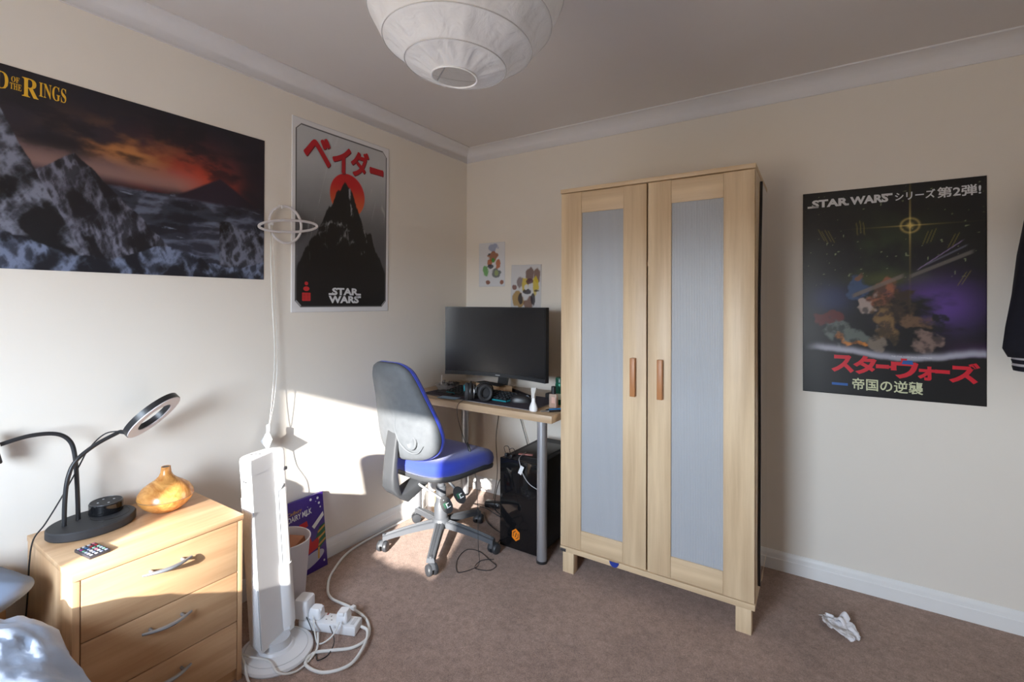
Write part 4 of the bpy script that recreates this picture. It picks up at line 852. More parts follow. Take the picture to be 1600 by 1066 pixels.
# wide landscape print: a generic dark volcanic valley under red clouds
LW, LH = 0.95, 0.61
def paint_land(U, V):
    x = U * LW / LH; y = V
    n1 = fbm(101, x * 3.0 + y * 2, y * 6, 6); n2 = fbm(131, x * 5 + 3, y * 9 + 1, 5)
    img = np.broadcast_to(L(40, 34, 42), U.shape + (3,)).copy()
    img = over(img, L(28, 25, 34), sstep(0.75, 1.0, V))
    g = np.exp(-(((U - 0.70) / 0.17) ** 2 + ((V - 0.60) / 0.16) ** 2))
    img = over(img, L(176, 60, 34), g * sstep(0.30, 0.62, n1) * 1.1)
    g2 = np.exp(-(((U - 0.46) / 0.15) ** 2 + ((V - 0.70) / 0.11) ** 2))
    img = over(img, L(176, 116, 66), g2 * sstep(0.38, 0.66, n2))
    img = over(img, L(150, 118, 112), sstep(0.50, 0.56, V) * (1 - sstep(0.56, 0.70, V)) * (1 - sstep(0.62, 0.8, U)) * 0.75)
    img = over(img, L(24, 21, 28), sstep(0.46, 0.62, fbm(151, x * 4, y * 9, 6)) * sstep(0.56, 0.68, V) * 0.85)
    # valley floor
    hor = 0.50 + 0.02 * (fbm(161, x * 6, y * 0 + 3, 3) - 0.5)
    rg = ridged(171, x * 4 + 0.4 * np.sin(y * 9), y * 11, 6)
    ground = mixc(np.broadcast_to(L(44, 46, 60), img.shape), np.broadcast_to(L(96, 104, 124), img.shape), sstep(0.58, 0.86, rg))
    ground = over(ground, L(22, 23, 32), sstep(0.5, 0.62, fbm(181, x * 6, y * 10, 5)) * 0.75)
    ground = over(ground, L(128, 138, 158), sstep(0.84, 0.95, ridged(191, x * 3.5, y * 13 + x, 6)) * 0.8)
    img = mixc(img, ground, sstep(hor + 0.01, hor - 0.01, V))
    # far dark slope on the right, generic cone
    cone = 0.47 + np.maximum(0, 0.19 - np.abs(U - 0.80) * 0.95) * (1.0 + 0.1 * (n2 - 0.5))
    img = over(img, L(40, 30, 44), sstep(cone + 0.012, cone - 0.012, V) * sstep(0.47, 0.5, V))
    img = over(img, L(30, 24, 34), sstep(0.83, 0.95, U) * sstep(0.42, 0.5, V) * 0.8)
    # near crags: left mass, middle ridge, right block
    def crag(top, seed, lo, hi, c0, c1, stx=1.0):
        nonlocal img
        r_ = ridged(seed, x * 5 * stx + y * 3, y * 4 - x * 3, 6)
        m_ = sstep(top + 0.006, top - 0.006, V + 0.03 * (ridged(seed + 9, x * 9, y * 9, 4) - 0.5)) * sstep(lo - 0.005, lo + 0.005, U) * sstep(hi + 0.005, hi - 0.005, U)
        hf = ridged(seed + 3, x * 17 * stx + y * 9, y * 9 - x * 12, 4)
        cimg = mixc(np.broadcast_to(c0, img.shape), np.broadcast_to(c1 * 1.35, img.shape), sstep(0.52, 0.80, r_) * (0.15 + 1.0 * sstep(0.45, 0.85, hf)))
        img = mixc(img, cimg, m_)
    mid = np.maximum(0.02, 0.64 - np.abs(U - 0.31) * np.where(U < 0.31, 1.2, 1.55))
    crag(mid, 201, 0.0, 1.0, L(24, 23, 30), L(100, 102, 118), 1.6)
    crag(np.maximum(0.0, 0.86 - np.maximum(0, U - 0.10) * 3.2), 221, 0.0, 1.0, L(18, 18, 24), L(108, 112, 128), 0.8)
    crag(np.where(np.abs(U - 0.90) < 0.10, 0.36 + 0.03 * np.sin(U * 40), 0.0), 241, 0.76, 1.0, L(18, 18, 24), L(96, 100, 116), 1.2)
    crag(0.13 + 0.05 * np.sin(U * 13) + 0.05 * (fbm(251, x * 9, y * 0 + 2, 4) - 0.5), 261, 0.0, 1.0, L(22, 24, 34), L(100, 110, 134), 1.0)
    return img
LM = WALL_L @ T(-1.4866 - LW, 1.9722 - LH, 0)
lp = print_sheet('wall_poster', LW, LH, 420, 270, paint_land, LM, vcol_mat('satin_print', 0.42), 'wide dark poster of a rocky volcanic landscape on the left wall', 'poster', wave=0.001)
M_GOLD = mat('gold_lettering', srgb(222, 172, 40), 0.4)
def bserif(s): return ''.join(chr(0x1D400 + ord(c) - 65) if 'A' <= c <= 'Z' else c for c in s)
ly = 1.9722 - LH
def at_l(yw): return yw - (-1.4866 - LW)
lettering(bserif('R'), M_GOLD, lp, LM, at_l(-2.270), 1.892 - ly, width=0.038, height=0.058, z=0.0036)
lettering(bserif('INGS'), M_GOLD, lp, LM, at_l(-2.231), 1.903 - ly, width=0.066, height=0.046, z=0.0036)
lettering(bserif('OF'), M_GOLD, lp, LM, at_l(-2.294), 1.926 - ly, width=0.018, height=0.017, z=0.0036)
lettering(bserif('THE'), M_GOLD, lp, LM, at_l(-2.297), 1.904 - ly, width=0.026, height=0.019, z=0.0036)
lettering(bserif('LORD'), M_GOLD, lp, LM, at_l(-2.420), 1.896 - ly, width=0.120, height=0.054, z=0.0036)
lettering(bserif('THE'), M_GOLD, lp, LM, at_l(-2.432), 1.952 - ly, width=0.040, height=0.014, z=0.0036)

# white bordered poster with red disc
VW, VH = 0.61, 0.915
def paint_disc(U, V):
    x = U; y = V * 1.5
    img = np.broadcast_to(L(224, 224, 226), U.shape + (3,)).copy()
    dx = np.minimum(U, 1 - U) * VW; dy = np.minimum(V, 1 - V) * VH
    ins = np.minimum(np.minimum(dx - 0.024, dy - 0.030), (dx + dy - 0.024 - 0.030 - 0.026) * 0.75)
    sky = mixc(np.broadcast_to(L(88, 88, 92), img.shape), np.broadcast_to(L(188, 190, 192), img.shape), sstep(0.35, 0.95, V + 0.1 * (fbm(301, x * 4, y * 4, 4) - 0.5)))
    rays = ridged(311, x * 2 + y * 1.5, x * 16 - y * 4, 2); sky = over(sky, L(205, 206, 208), sstep(0.9, 1.0, rays) * 0.35)
    sky = over(sky, L(20, 20, 22), sstep(0.30, 0.10, V))
    r = np.hypot((U - 0.53) * VW, (V - 0.655) * VH)
    sky = over(sky, mixc(np.broadcast_to(L(206, 92, 48), sky.shape), np.broadcast_to(L(188, 26, 30), sky.shape), sstep(0.58, 0.72, V)), sstep(0.114, 0.110, r))
    # one plain dark hill silhouette with pale ink strokes
    top = 0.70 - 1.15 * np.abs(U - 0.50) ** 1.15 + 0.10 * (ridged(321, x * 7, y * 0 + 4, 4) - 0.5) + 0.04 * (fbm(331, x * 22, y * 0 + 1, 3) - 0.5)
    hill = sstep(top + 0.006, top - 0.006, V)
    ink = mixc(np.broadcast_to(L(18, 18, 20), img.shape), np.broadcast_to(L(170, 172, 176), img.shape), sstep(0.80, 0.95, ridged(341, x * 10 + 2 * y, y * 5 - x * 3, 5)) * sstep(0.2, 0.55, V) * 0.8)
    sky = mixc(sky, ink, hill * sstep(0.10, 0.20, V) + 0 * V)
    sky = over(sky, L(22, 22, 25), sstep(0.27, 0.20, V) * 0.9)
    img = mixc(img, sky, sstep(0.0, 0.002, ins))
    img = over(img, L(30, 30, 32), sstep(0.0035, 0.002, np.abs(ins + 0.003)) * 0.9)
    return img
VM = WALL_L @ T(-0.7429 - VW, 2.1309 - VH, 0)
vp = print_sheet('wall_poster', VW, VH, 190, 285, paint_disc, VM, vcol_mat('satin_print'), 'white bordered grey poster with a red disc and red lettering on the left wall', 'poster', wave=0.003)
M_REDL = mat('red_lettering', srgb(178, 24, 36), 0.45); M_WL = mat('pale_lettering', srgb(214, 216, 220), 0.45); M_SH = mat('grey_letter_shadow', srgb(110, 40, 46), 0.5)
for ch_, x_, y_, w_, h_ in (('ベ', 0.058, 0.715, 0.155, 0.140), ('イ', 0.222, 0.706, 0.118, 0.138), ('ダ', 0.338, 0.712, 0.124, 0.138), ('ー', 0.466, 0.750, 0.100, 0.034)):
    lettering(ch_, M_SH, vp, VM, x_ + 0.004, y_ - 0.004, width=w_, height=h_, fat=0.035, z=0.0056)
    lettering(ch_, M_REDL, vp, VM, x_, y_, width=w_, height=h_, fat=0.035, z=0.0062)
def space_logo(parent, M, x, y, w_, h_, m, z):
    """two line block logo with the long S and R bars"""
    hh = h_ * 0.48
    lettering('STAR', m, parent, M, x + 0.10 * w_, y + h_ - hh, width=w_ * 0.82, height=hh, bold=0.045, z=z)
    lettering('WARS', m, parent, M, x, y, width=w_ * 0.93, height=hh, bold=0.045, z=z)
    bar = hh * 0.27
    add('letter_bar', B().faces([(x, y + h_ - hh, z), (x + 0.2 * w_, y + h_ - hh, z), (x + 0.2 * w_, y + h_ - hh + bar, z), (x, y + h_ - hh + bar, z)], [(0, 1, 2, 3)]), m, parent, M=M, fix=False)
    add('letter_bar', B().faces([(x + 0.84 * w_, y + h_ - hh, z), (x + w_, y + h_ - hh, z), (x + w_, y + h_ - hh + bar, z), (x + 0.86 * w_, y + h_ - hh + bar, z)], [(0, 1, 2, 3)]), m, parent, M=M, fix=False)
    add('letter_bar', B().faces([(x + 0.82 * w_, y + hh - bar, z), (x + w_, y + hh - bar, z), (x + w_, y + hh, z), (x + 0.82 * w_, y + hh, z)], [(0, 1, 2, 3)]), m, parent, M=M, fix=False)
space_logo(vp, VM, 0.205, 0.043, 0.205, 0.078, M_WL, 0.0058)
M_SEAL = mat('red_seal', srgb(196, 44, 48), 0.5)
shape('red_seal', M_SEAL, [(0.055, 0.054), (0.101, 0.054), (0.101, 0.093), (0.055, 0.093)], vp, VM, 0.0058)
shape('round_seal', M_SEAL, ell(0.078, 0.112, 0.017, 0.011), vp, VM, 0.0058)
shape('round_seal', M_SEAL, ell(0.078, 0.137, 0.010, 0.009), vp, VM, 0.0058)
seal = B()
for i in range(2):
    for j in range(2):
        for q in range(3): seal.faces([(0.059 + 0.021 * i, 0.059 + 0.018 * j + 0.005 * q, 0.0062), (0.074 + 0.021 * i, 0.059 + 0.018 * j + 0.005 * q, 0.0062), (0.074 + 0.021 * i, 0.0602 + 0.018 * j + 0.005 * q, 0.0062), (0.059 + 0.021 * i, 0.0602 + 0.018 * j + 0.005 * q, 0.0062)], [(0, 1, 2, 3)])
add('seal_strokes', seal, mat('dark_red_print', srgb(90, 20, 24), 0.5), vp, M=VM, fix=False)

# dark space poster on the back wall
def paint_space(U, V):
    x = U; y = V * 1.5
    img = np.broadcast_to(L(13, 13, 17), U.shape + (3,)).copy()
    img = over(img, L(46, 58, 34), np.exp(-(((U - 0.50) / 0.28) ** 2 + ((V - 0.66) / 0.20) ** 2)) * sstep(0.35, 0.7, fbm(401, x * 5, y * 5, 5)) * 0.9)
    img = over(img, L(84, 92, 34), np.exp(-(((U - 0.50) / 0.20) ** 2 + ((V - 0.56) / 0.035) ** 2)) * 0.55)
    st = fbm(411, x * 60, y * 60, 1); img = over(img, L(150, 160, 120), sstep(0.93, 0.97, st) * sstep(0.5, 0.62, V) * 0.7)
    # purple haze
    pz = fbm(421, x * 4 + y, y * 9, 5)
    img = over(img, L(92, 62, 142), np.exp(-(((U - 0.76) / 0.20) ** 2 + ((V - 0.44) / 0.10) ** 2)) * sstep(0.35, 0.65, pz) * 1.1)
    img = over(img, L(56, 66, 112), np.exp(-(((U - 0.18) / 0.12) ** 2 + ((V - 0.47) / 0.07) ** 2)) * 0.6)
    img = over(img, L(70, 28, 84), sstep(0.72, 0.98, U) * sstep(0.185, 0.20, V) * sstep(0.30, 0.20, V))
    # warm and blue patches in the middle: plain colour clouds
    wu = 0.16 * (fbm(471, x * 9, y * 9, 4) - 0.5); wv_ = 0.13 * (fbm(481, x * 9, y * 9, 4) - 0.5)
    for cx_, cy_, rx2, ry2, c_ in ((0.33, 0.53, .07, .08, (58, 78, 112)), (0.34, 0.585, .035, .03, (120, 84, 62)), (0.48, 0.49, .08, .06, (150, 92, 66)), (0.40, 0.44, .05, .05, (168, 150, 142)), (0.58, 0.42, .09, .08, (58, 44, 34)), (0.50, 0.36, .09, .09, (128, 100, 62)), (0.66, 0.36, .07, .05, (108, 82, 60)), (0.25, 0.30, .14, .05, (96, 104, 98)), (0.42, 0.27, .07, .05, (120, 108, 96)), (0.30, 0.25, .07, .02, (196, 120, 40)), (0.16, 0.36, .10, .04, (92, 30, 30)), (0.72, 0.28, .09, .04, (128, 106, 98)), (0.74, 0.36, .06, .03, (22, 24, 34))):
        d_ = ((U + wu - cx_) / rx2) ** 2 + ((V + wv_ - cy_) / ry2) ** 2 + 0.9 * (fbm(431, x * 22, y * 22, 4) - 0.5)
        img = over(img, np.array(srgb(*c_)) * 1.0, sstep(1.1, 0.5, d_) * (0.25 + 0.75 * sstep(0.30, 0.62, ridged(441, x * 13 + y * 5, y * 15 - x * 6, 5) - 0.1)))
    # pale diagonal streaks
    for (ux, vy, ln, sl, wd, c_) in ((0.62, 0.57, .33, 0.33, .012, (112, 106, 100)), (0.70, 0.62, .22, 0.40, .006, (96, 96, 112)), (0.66, 0.60, .24, 0.55, .004, (140, 120, 160)), (0.30, 0.48, .30, 0.33, .014, (120, 108, 100))):
        al = (U - ux); dist = np.abs((V - vy) - al * sl); img = over(img, np.array(srgb(*c_)), sstep(wd, wd * 0.4, dist) * sstep(-0.01, 0.02, al) * sstep(ln, ln - 0.03, al) * 0.8)
    for k in range(14):
        ux = [0.12, 0.14, 0.16, 0.18, 0.33, 0.35, 0.37, 0.70, 0.72, 0.74, 0.83, 0.85, 0.88, 0.9][k]; vy = [.78, .77, .775, .77, .80, .81, .80, .74, .745, .75, .72, .725, .55, .555][k]; sl = [-1.1, -1.1, -1.1, -1.1, -6, -6, -6, 1.5, 1.5, 1.5, 1.2, 1.2, 1.0, 1.0][k]
        al = (V - vy); img = over(img, L(130, 118, 56), sstep(0.004, 0.001, np.abs((U - ux) - al / (sl * 1.4))) * sstep(-0.03, -0.02, al) * sstep(0.04, 0.03, al) * 0.6)
    # gold star flare
    sx_, sy_ = 0.622, 0.806; du = np.abs(U - sx_) * 0.61; dv_ = np.abs(V - sy_) * 0.915
    fl_ = np.exp(-du / 0.05 * 1.0) * np.exp(-(dv_ / 0.0022) ** 2) + np.exp(-dv_ / 0.085) * np.exp(-(du / 0.0022) ** 2) + np.exp(-(np.hypot(du, dv_) / 0.010) ** 2) + 0.45 * np.exp(-((np.hypot(du, dv_) - 0.030) / 0.004) ** 2)
    img = over(img, L(214, 190, 110), np.clip(fl_, 0, 1))
    # pale wavy band over the black foot
    wv = 0.205 + 0.03 * np.sin(U * 7 + 0.6) * 0.5 + 0.012 * (fbm(451, x * 14, y * 0 + 2, 4) - 0.5) + 0.03 * (U - 0.5) ** 2
    img = over(img, L(176, 176, 190), np.exp(-((V - wv) / 0.016) ** 2) * sstep(0.0, 0.15, U) * 0.9)
    img = over(img, L(13, 14, 17), sstep(wv - 0.008, wv - 0.022, V))
    return img
SW, SH = 0.61, 0.915
SM = WALL_B @ T(1.959, 1.775 - SH, 0)
spst = print_sheet('wall_poster', SW, SH, 200, 300, paint_space, SM, vcol_mat('gloss_print', 0.34, 0.0), 'black poster with a gold star flare and red lettering on the back wall', 'poster', wave=0.004)
zz = 0.0070
lettering('STAR', M_WL, spst, SM, 0.035, 0.845, width=0.135, height=0.036, bold=0.045, z=zz)
lettering('WARS', M_WL, spst, SM, 0.176, 0.845, width=0.132, height=0.036, bold=0.045, z=zz)
add('letter_bar', B().faces([(0.018, 0.845, zz), (0.06, 0.845, zz), (0.06, 0.854, zz), (0.018, 0.854, zz)], [(0, 1, 2, 3)]), M_WL, spst, M=SM, fix=False)
add('letter_bar', B().faces([(0.16, 0.845, zz), (0.172, 0.845, zz), (0.172, 0.854, zz), (0.155, 0.854, zz)], [(0, 1, 2, 3)]), M_WL, spst, M=SM, fix=False)
add('letter_bar', B().faces([(0.285, 0.872, zz), (0.322, 0.872, zz), (0.322, 0.881, zz), (0.285, 0.881, zz)], [(0, 1, 2, 3)]), M_WL, spst, M=SM, fix=False)
lettering('シリーズ', M_WL, spst, SM, 0.330, 0.846, width=0.128, height=0.036, fat=0.022, z=zz)
lettering('第2弾!', M_WL, spst, SM, 0.464, 0.842, width=0.130, height=0.044, fat=0.02, z=zz)
M_RED2 = mat('scarlet_lettering', srgb(206, 16, 40), 0.4)
xx = 0.108
for ch_, w_, h_, dy in (('ス', 0.082, 0.078, 0), ('タ', 0.082, 0.082, -0.002), ('ー', 0.044, 0.018, 0.028), ('・', 0.012, 0.010, 0.032), ('ウ', 0.090, 0.086, -0.010), ('ォ', 0.058, 0.058, -0.010), ('ー', 0.044, 0.016, 0.022), ('ズ', 0.092, 0.084, -0.012)):
    lettering(ch_, M_RED2, spst, SM, xx, 0.098 + dy, width=w_, height=h_, bold=0.045, z=zz); xx += w_ - 0.003
add('blue_mark', B().faces([(0.352, 0.150, zz + .0004), (0.390, 0.150, zz + .0004), (0.386, 0.166, zz + .0004), (0.356, 0.166, zz + .0004)], [(0, 1, 2, 3)]), mat('blue_print', srgb(30, 90, 165), 0.4), spst, M=SM, fix=False)
add('blue_bar', B().faces([(0.110, 0.040, zz), (0.168, 0.040, zz), (0.168, 0.051, zz), (0.110, 0.051, zz)], [(0, 1, 2, 3)]), mat('blue_print', srgb(30, 90, 165), 0.4), spst, M=SM, fix=False)
lettering('帝国の逆襲', mat('cream_lettering', srgb(206, 208, 170), 0.45), spst, SM, 0.184, 0.026, width=0.236, height=0.052, fat=0.016, z=zz)
lettering('THE STAR WARS SAGA CONTINUES', M_WL, spst, SM, 0.318, 0.178, width=0.130, height=0.0065, bold=0.01, z=zz)

# two small watercolour sheets: plain colour washes
def paint_a(U, V):
    x = U; y = V * 1.41; img = np.broadcast_to(L(214, 216, 220), U.shape + (3,)).copy(); n_ = fbm(501, x * 9, y * 9, 5)
    for cx_, cy_, rx2, ry2, c_ in ((.55, .88, .2, .1, (150, 160, 190)), (.55, .68, .20, .12, (150, 88, 40)), (.42, .55, .10, .09, (170, 92, 40)), (.74, .50, .10, .14, (176, 96, 44)), (.55, .60, .06, .05, (60, 150, 60)), (.25, .36, .14, .12, (96, 160, 80)), (.68, .30, .17, .11, (96, 104, 104)), (.68, .31, .08, .07, (150, 165, 110)), (.35, .10, .09, .05, (128, 70, 42)), (.88, .10, .07, .06, (140, 76, 46)), (.45, .46, .12, .05, (60, 62, 76)), (.40, .74, .05, .03, (70, 74, 86))):
        d_ = ((U - cx_) / rx2) ** 2 + ((V - cy_) / ry2) ** 2 + 1.6 * (n_ - 0.5); img = over(img, np.array(srgb(*c_)), sstep(1.05, 0.6, d_) * 0.9)
    return img
def paint_b(U, V):
    x = U; y = V * 1.41; img = np.broadcast_to(L(206, 206, 208), U.shape + (3,)).copy(); n_ = fbm(521, x * 9, y * 5, 5)
    for cx_, cy_, rx2, ry2, c_ in ((.60, .80, .16, .16, (112, 84, 76)), (.88, .76, .12, .16, (120, 88, 74)), (.30, .62, .12, .14, (128, 112, 112)), (.45, .58, .12, .16, (202, 176, 50)), (.82, .52, .12, .22, (206, 182, 40)), (.25, .25, .22, .18, (164, 128, 60)), (.60, .18, .16, .16, (120, 84, 66)), (.12, .52, .09, .06, (120, 74, 66)), (.62, .64, .12, .06, (92, 56, 62)), (.55, .42, .16, .06, (44, 42, 54)), (.33, .28, .09, .12, (38, 38, 48)), (.74, .26, .08, .16, (38, 36, 46)), (.85, .44, .10, .04, (60, 46, 50)), (.5, .52, .06, .06, (214, 214, 218))):
        d_ = ((U - cx_) / rx2) ** 2 + ((V - cy_) / ry2) ** 2 + 1.6 * (n_ - 0.5); img = over(img, np.array(srgb(*c_)), sstep(1.05, 0.6, d_) * 0.9)
    return img
print_sheet('art_print', 0.207, 0.294, 60, 84, paint_a, WALL_B @ T(0.109, 1.372, 0), vcol_mat('paper_print', 0.7), 'small white sheet with orange and green watercolour above the monitor', 'print')
print_sheet('art_print', 0.216, 0.297, 60, 84, paint_b, WALL_B @ T(0.366, 1.212, 0) @ R(-1.0, 'Z'), vcol_mat('paper_print', 0.7), 'small white sheet with yellow and black watercolour partly behind the monitor', 'print', wave=0.008)

# ------------------------------------------------------------------ planet light and its cable
pln = thing('planet_light', 'white tube wall light shaped like a ringed planet', 'wall light', (0.03, -1.39, 1.61))
M_TUBE = mat('white_silicone_tube', (0.72, 0.70, 0.72), 0.4)
add('planet_ring', B().tube([(0.024, -1.397 + 0.080 * math.cos(t), 1.614 + 0.083 * math.sin(t)) for t in [2 * math.pi * i / 44 for i in range(44)]], 0.0058, 10, closed=True), M_TUBE, pln)
add('orbit_ring', B().tube([(0.034 + 0.004 * math.sin(t), -1.384 + 0.145 * math.cos(t) , 1.611 + 0.018 * math.cos(t) + 0.026 * math.sin(t) - 0.003) for t in [2 * math.pi * i / 48 for i in range(48)]], 0.0058, 10, closed=True), M_TUBE, pln)
add('cable_joint', B().box((0.03, -1.470, 1.612), (0.014, 0.018, 0.022), 0.003), M_WHITE, pln)
add('wall_hook', B().tube(spline([(0.0, -1.420, 1.700), (0.030, -1.420, 1.694), (0.032, -1.420, 1.682)], 5), 0.0035, 8), M_WHITE, pln)
add('hanging_wire', B().tube(spline([(0.03, -1.472, 1.602), (0.028, -1.470, 1.45), (0.035, -1.466, 1.25), (0.05, -1.463, 1.05), (0.054, -1.472, 0.90), (0.053, -1.485, 0.76), (0.052, -1.490, 0.735)], 12), 0.0015, 6), clear_mat('clear_wire', (0.85, 0.84, 0.82), 0.35, 0.2, (0.72, 0.70, 0.67)), pln)
add('hanging_wire', B().tube(spline([(0.03, -1.466, 1.602), (0.020, -1.450, 1.45), (0.016, -1.438, 1.25), (0.018, -1.430, 1.0), (0.03, -1.45, 0.84), (0.048, -1.482, 0.735)], 12), 0.0013, 6), clear_mat('clear_wire'), pln)
add('plug_wire', B().tube(spline([(0.060, -1.497, 0.632), (0.066, -1.492, 0.56), (0.075, -1.462, 0.48), (0.072, -1.44, 0.38), (0.07, -1.43, 0.30)], 8), 0.0018, 6), M_WHITE, pln)
pq = thing('plastic_packet', 'clear plastic packet hanging on the light cable above the fan', 'packet', (0.09, -1.485, 0.62))
add('packet_sheet', B().rings([[(x, y + e, z) for x, y, z in ((.03, -1.514, .663), (.05, -1.492, .711), (.09, -1.497, .678), (.06, -1.498, .627))] for e in (0, 0.0012)]), clear_mat('milky_plastic', (0.5, 0.5, 0.49), 0.35, 0.25, (0.78, 0.78, 0.78)), pq)
add('plug_tip', B().box((0.052, -1.492, 0.715), (0.012, 0.014, 0.040), 0.003), M_WHITE, pq)

# ------------------------------------------------------------------ paper lantern
PL = Vector((1.364, -1.834, 1.984)); PRAD = 0.225
lan = thing('paper_lantern', 'white paper globe lantern hanging from the ceiling', 'pendant lamp', (PL.x, PL.y, H))
def paper_mat():
    m = bpy.data.materials.new('lantern_paper'); m.use_nodes = True; n, l = m.node_tree.nodes, m.node_tree.links
    p = n['Principled BSDF']; p.inputs['Base Color'].default_value = (0.90, 0.90, 0.90, 1); p.inputs['Roughness'].default_value = 0.6
    t = n.new('ShaderNodeBsdfTranslucent'); t.inputs[0].default_value = (0.80, 0.79, 0.79, 1)
    tc = n.new('ShaderNodeTexCoord'); nz = n.new('ShaderNodeTexNoise'); nz.inputs['Scale'].default_value = 22; nz.inputs['Detail'].default_value = 5; nz.inputs['Distortion'].default_value = 1.2
    b = n.new('ShaderNodeBump'); b.inputs['Strength'].default_value = 0.5; b.inputs['Distance'].default_value = 0.01
    l.new(tc.outputs['Object'], nz.inputs['Vector']); l.new(nz.outputs['Fac'], b.inputs['Height']); l.new(b.outputs[0], p.inputs['Normal'])
    mx = n.new('ShaderNodeMixShader'); mx.inputs[0].default_value = 0.35
    l.new(p.outputs[0], mx.inputs[1]); l.new(t.outputs[0], mx.inputs[2]); l.new(mx.outputs[0], n['Material Output'].inputs[0]); return m
ribs_a = [-77 + 154 * i / 9 for i in range(1, 9)]      # latitude of each wire hoop
TILT = T(*PL) @ R(5, 'Y') @ R(-3, 'X')
def lan_pt(u, v):
    lat = -77 + 154 * v; k = (lat + 77) / 154 * 9; f = k - math.floor(k)
    bulge = -0.0045 * math.sin(math.pi * f) if 0 <= k <= 9 else 0
    a = 2 * math.pi * u; wr_ = 0.0045 * math.sin(math.pi * f) * (float(fbm(601, 8 + math.cos(a) * 7 + k, 8 + math.sin(a) * 7, 3)) - 0.5) * 3
    r = PRAD + bulge + wr_; la = math.radians(lat)
    return (r * math.cos(la) * math.cos(a), r * math.cos(la) * math.sin(a), r * 1.0 * math.sin(la))
lb_ = B(); lb_.grid(lan_pt, 128, 72, closed_u=True)
add('paper_globe', lb_, paper_mat(), lan, M=TILT, fix=False, ang=180)
M_WIRE = mat('lantern_wire', (0.55, 0.53, 0.52), 0.5)
for a in ribs_a + [-77, 77]:
    la = math.radians(a)
    add('wire_hoop', B().tube([((PRAD + 0.0006) * math.cos(la) * math.cos(t), (PRAD + 0.0006) * math.cos(la) * math.sin(t), (PRAD + 0.0006) * math.sin(la)) for t in [2 * math.pi * i / 64 for i in range(64)]], 0.0012 if abs(a) < 75 else 0.0022, 6, closed=True), M_WIRE if abs(a) < 75 else M_WHITE, lan, M=TILT)
ze = PRAD * math.sin(math.radians(77)); re_ = PRAD * math.cos(math.radians(77))
add('wire_frame', B().tube([(re_, 0, ze), (0.03, 0.0, ze - 0.1), (0.03, 0, -ze + 0.03), (re_, 0, -ze)], 0.0014, 6).tube([(-re_, 0, ze), (-0.03, 0.0, ze - 0.1), (-0.03, 0, -ze + 0.03), (-re_, 0, -ze)], 0.0014, 6), M_STEEL, lan, M=TILT)
add('bulb', B().lathe([(0.001, -0.075), (0.018, -0.072), (0.029, -0.052), (0.030, -0.035), (0.016, 0.0), (0.014, 0.02), (0.014, 0.035)], 24), mat('opal_bulb', (0.8, 0.8, 0.78), 0.3), lan, M=T(PL.x, PL.y, PL.z + 0.08))
add('lamp_holder', B().lathe([(0.02, 0.035), (0.02, 0.07), (0.008, 0.085)], 24), M_WHITE, lan, M=T(PL.x, PL.y, PL.z + 0.08))
add('flex', B().cyl((PL.x, PL.y, PL.z + 0.16), (PL.x, PL.y, H - 0.02), 0.003, seg=8), M_WHITE, lan)
add('ceiling_rose', B().lathe([(0.045, 0), (0.042, -0.012), (0.02, -0.022)], 28, M=T(PL.x, PL.y, H)), M_WHITE, lan)

# ------------------------------------------------------------------ tissue on the carpet
tz = B()
def tis(u, v):
    x = 0.15 * (u - 0.5); y = 0.075 * (v - 0.5) * (1.25 - 0.75 * abs(2 * u - 1) ** 1.5)
    f = float(ridged(701, u * 4 + v * 2 + 3, v * 4 + 1, 3)); e = float(fbm(711, u * 9 + 2, v * 9 + 2, 2)) - 0.5
    return (x + 0.012 * e, y + 0.016 * e, 0.004 + 0.024 * max(0, f - 0.35) + 0.012 * math.sin(math.pi * u) * abs(2 * v - 1))
tz.grid(tis, 36, 20)
ts = add('crumpled_tissue', tz, mat('white_tissue', (0.82, 0.80, 0.82), 0.9), label='crumpled white tissue lying on the carpet in front of the back wall', cat='tissue', M=T(2.085, -0.365, 0) @ R(-48, 'Z'), fix=False, ang=180)
fl2 = B(); fl2.grid(lambda u, v: (0.035 * (u - 0.5), 0.05 * v, 0.012 + 0.020 * math.sin(math.pi * u) + 0.01 * v + 0.006 * math.sin(8 * v)), 10, 10)
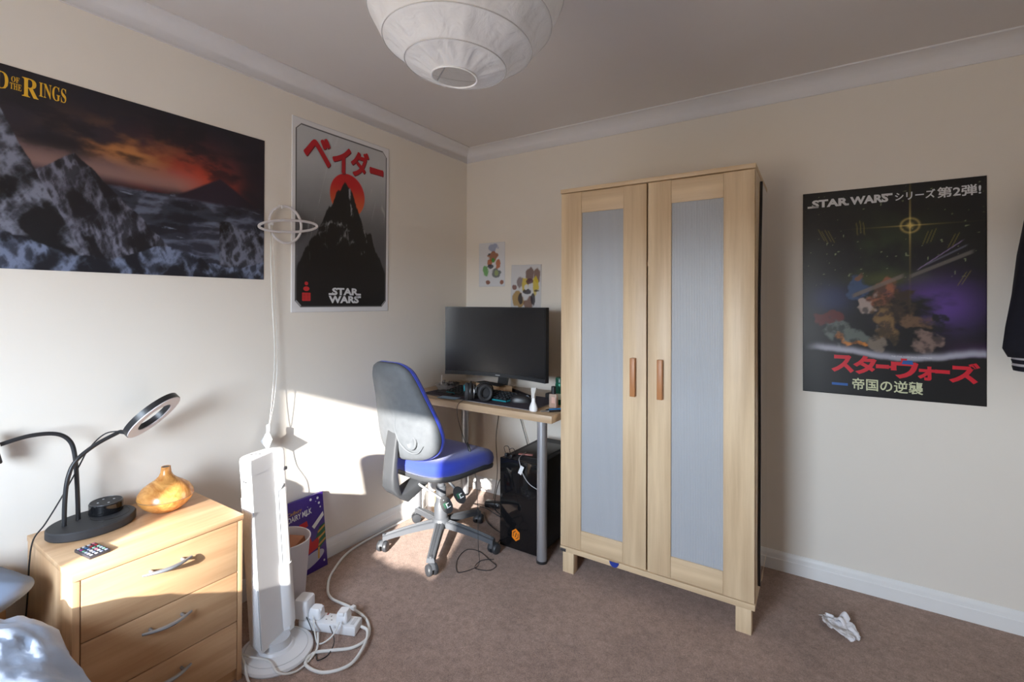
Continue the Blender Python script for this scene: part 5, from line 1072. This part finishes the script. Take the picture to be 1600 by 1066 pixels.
add('raised_fold', fl2, mat('white_tissue', (0.82, 0.80, 0.82)), ts, M=T(2.085, -0.355, 0) @ R(-25, 'Z'), fix=False, ang=180)

# ------------------------------------------------------------------ jacket on the back wall at the right
jk = thing('varsity_jacket', 'dark navy jacket with striped cuffs hanging at the right edge', 'jacket', (2.82, -0.09, 1.72))
M_NAVY = mat('navy_wool', srgb(20, 20, 32), 0.95, noise=0.25, nscale=60, bump=0.3, bscale=150)
def jtube(path, n=24):
    rs = []
    for k, (x, y, z, rx2, ry2) in enumerate(path):
        rs.append([(x + rx2 * math.cos(t) * (1 + 0.08 * math.sin(3 * t + k * 0.7)), y + ry2 * math.sin(t) * (1 + 0.10 * math.sin(2 * t + k)), z) for t in [2 * math.pi * i / n for i in range(n)]])
    return B().rings(rs)
add('sleeve', jtube([(2.755, -0.085, 1.70, .055, .055), (2.725, -0.09, 1.62, .068, .062), (2.70, -0.09, 1.45, .070, .064), (2.685, -0.09, 1.30, .072, .064), (2.670, -0.09, 1.18, .072, .062), (2.664, -0.09, 1.10, .070, .058), (2.666, -0.09, 1.068, .056, .048)]), M_NAVY, jk, ang=70)
M_CUFFW = mat('white_knit', srgb(190, 186, 190), 0.9, bump=0.4, bscale=300)
for k, (z0, z1, m_) in enumerate(((1.070, 1.060, M_CUFFW), (1.060, 1.045, M_NAVY), (1.045, 1.036, M_CUFFW), (1.036, 1.018, M_NAVY))):
    add('cuff_stripe', jtube([(2.667 - 0.001 * k, -0.09, z0, .050 - 0.002 * k, .044), (2.667 - 0.001 * k, -0.09, z1, .048 - 0.002 * k, .043)]), m_, jk)
add('body', jtube([(2.90, -0.09, 1.72, .12, .05), (2.92, -0.095, 1.66, .17, .075), (2.93, -0.095, 1.45, .165, .08), (2.93, -0.095, 1.20, .17, .078), (2.93, -0.095, 1.0, .165, .072)]), M_NAVY, jk, ang=70)
add('wall_hook', B().tube(spline([(2.90, 0.0, 1.76), (2.90, -0.05, 1.755), (2.90, -0.06, 1.735)], 5), 0.006, 8), M_STEEL, jk)
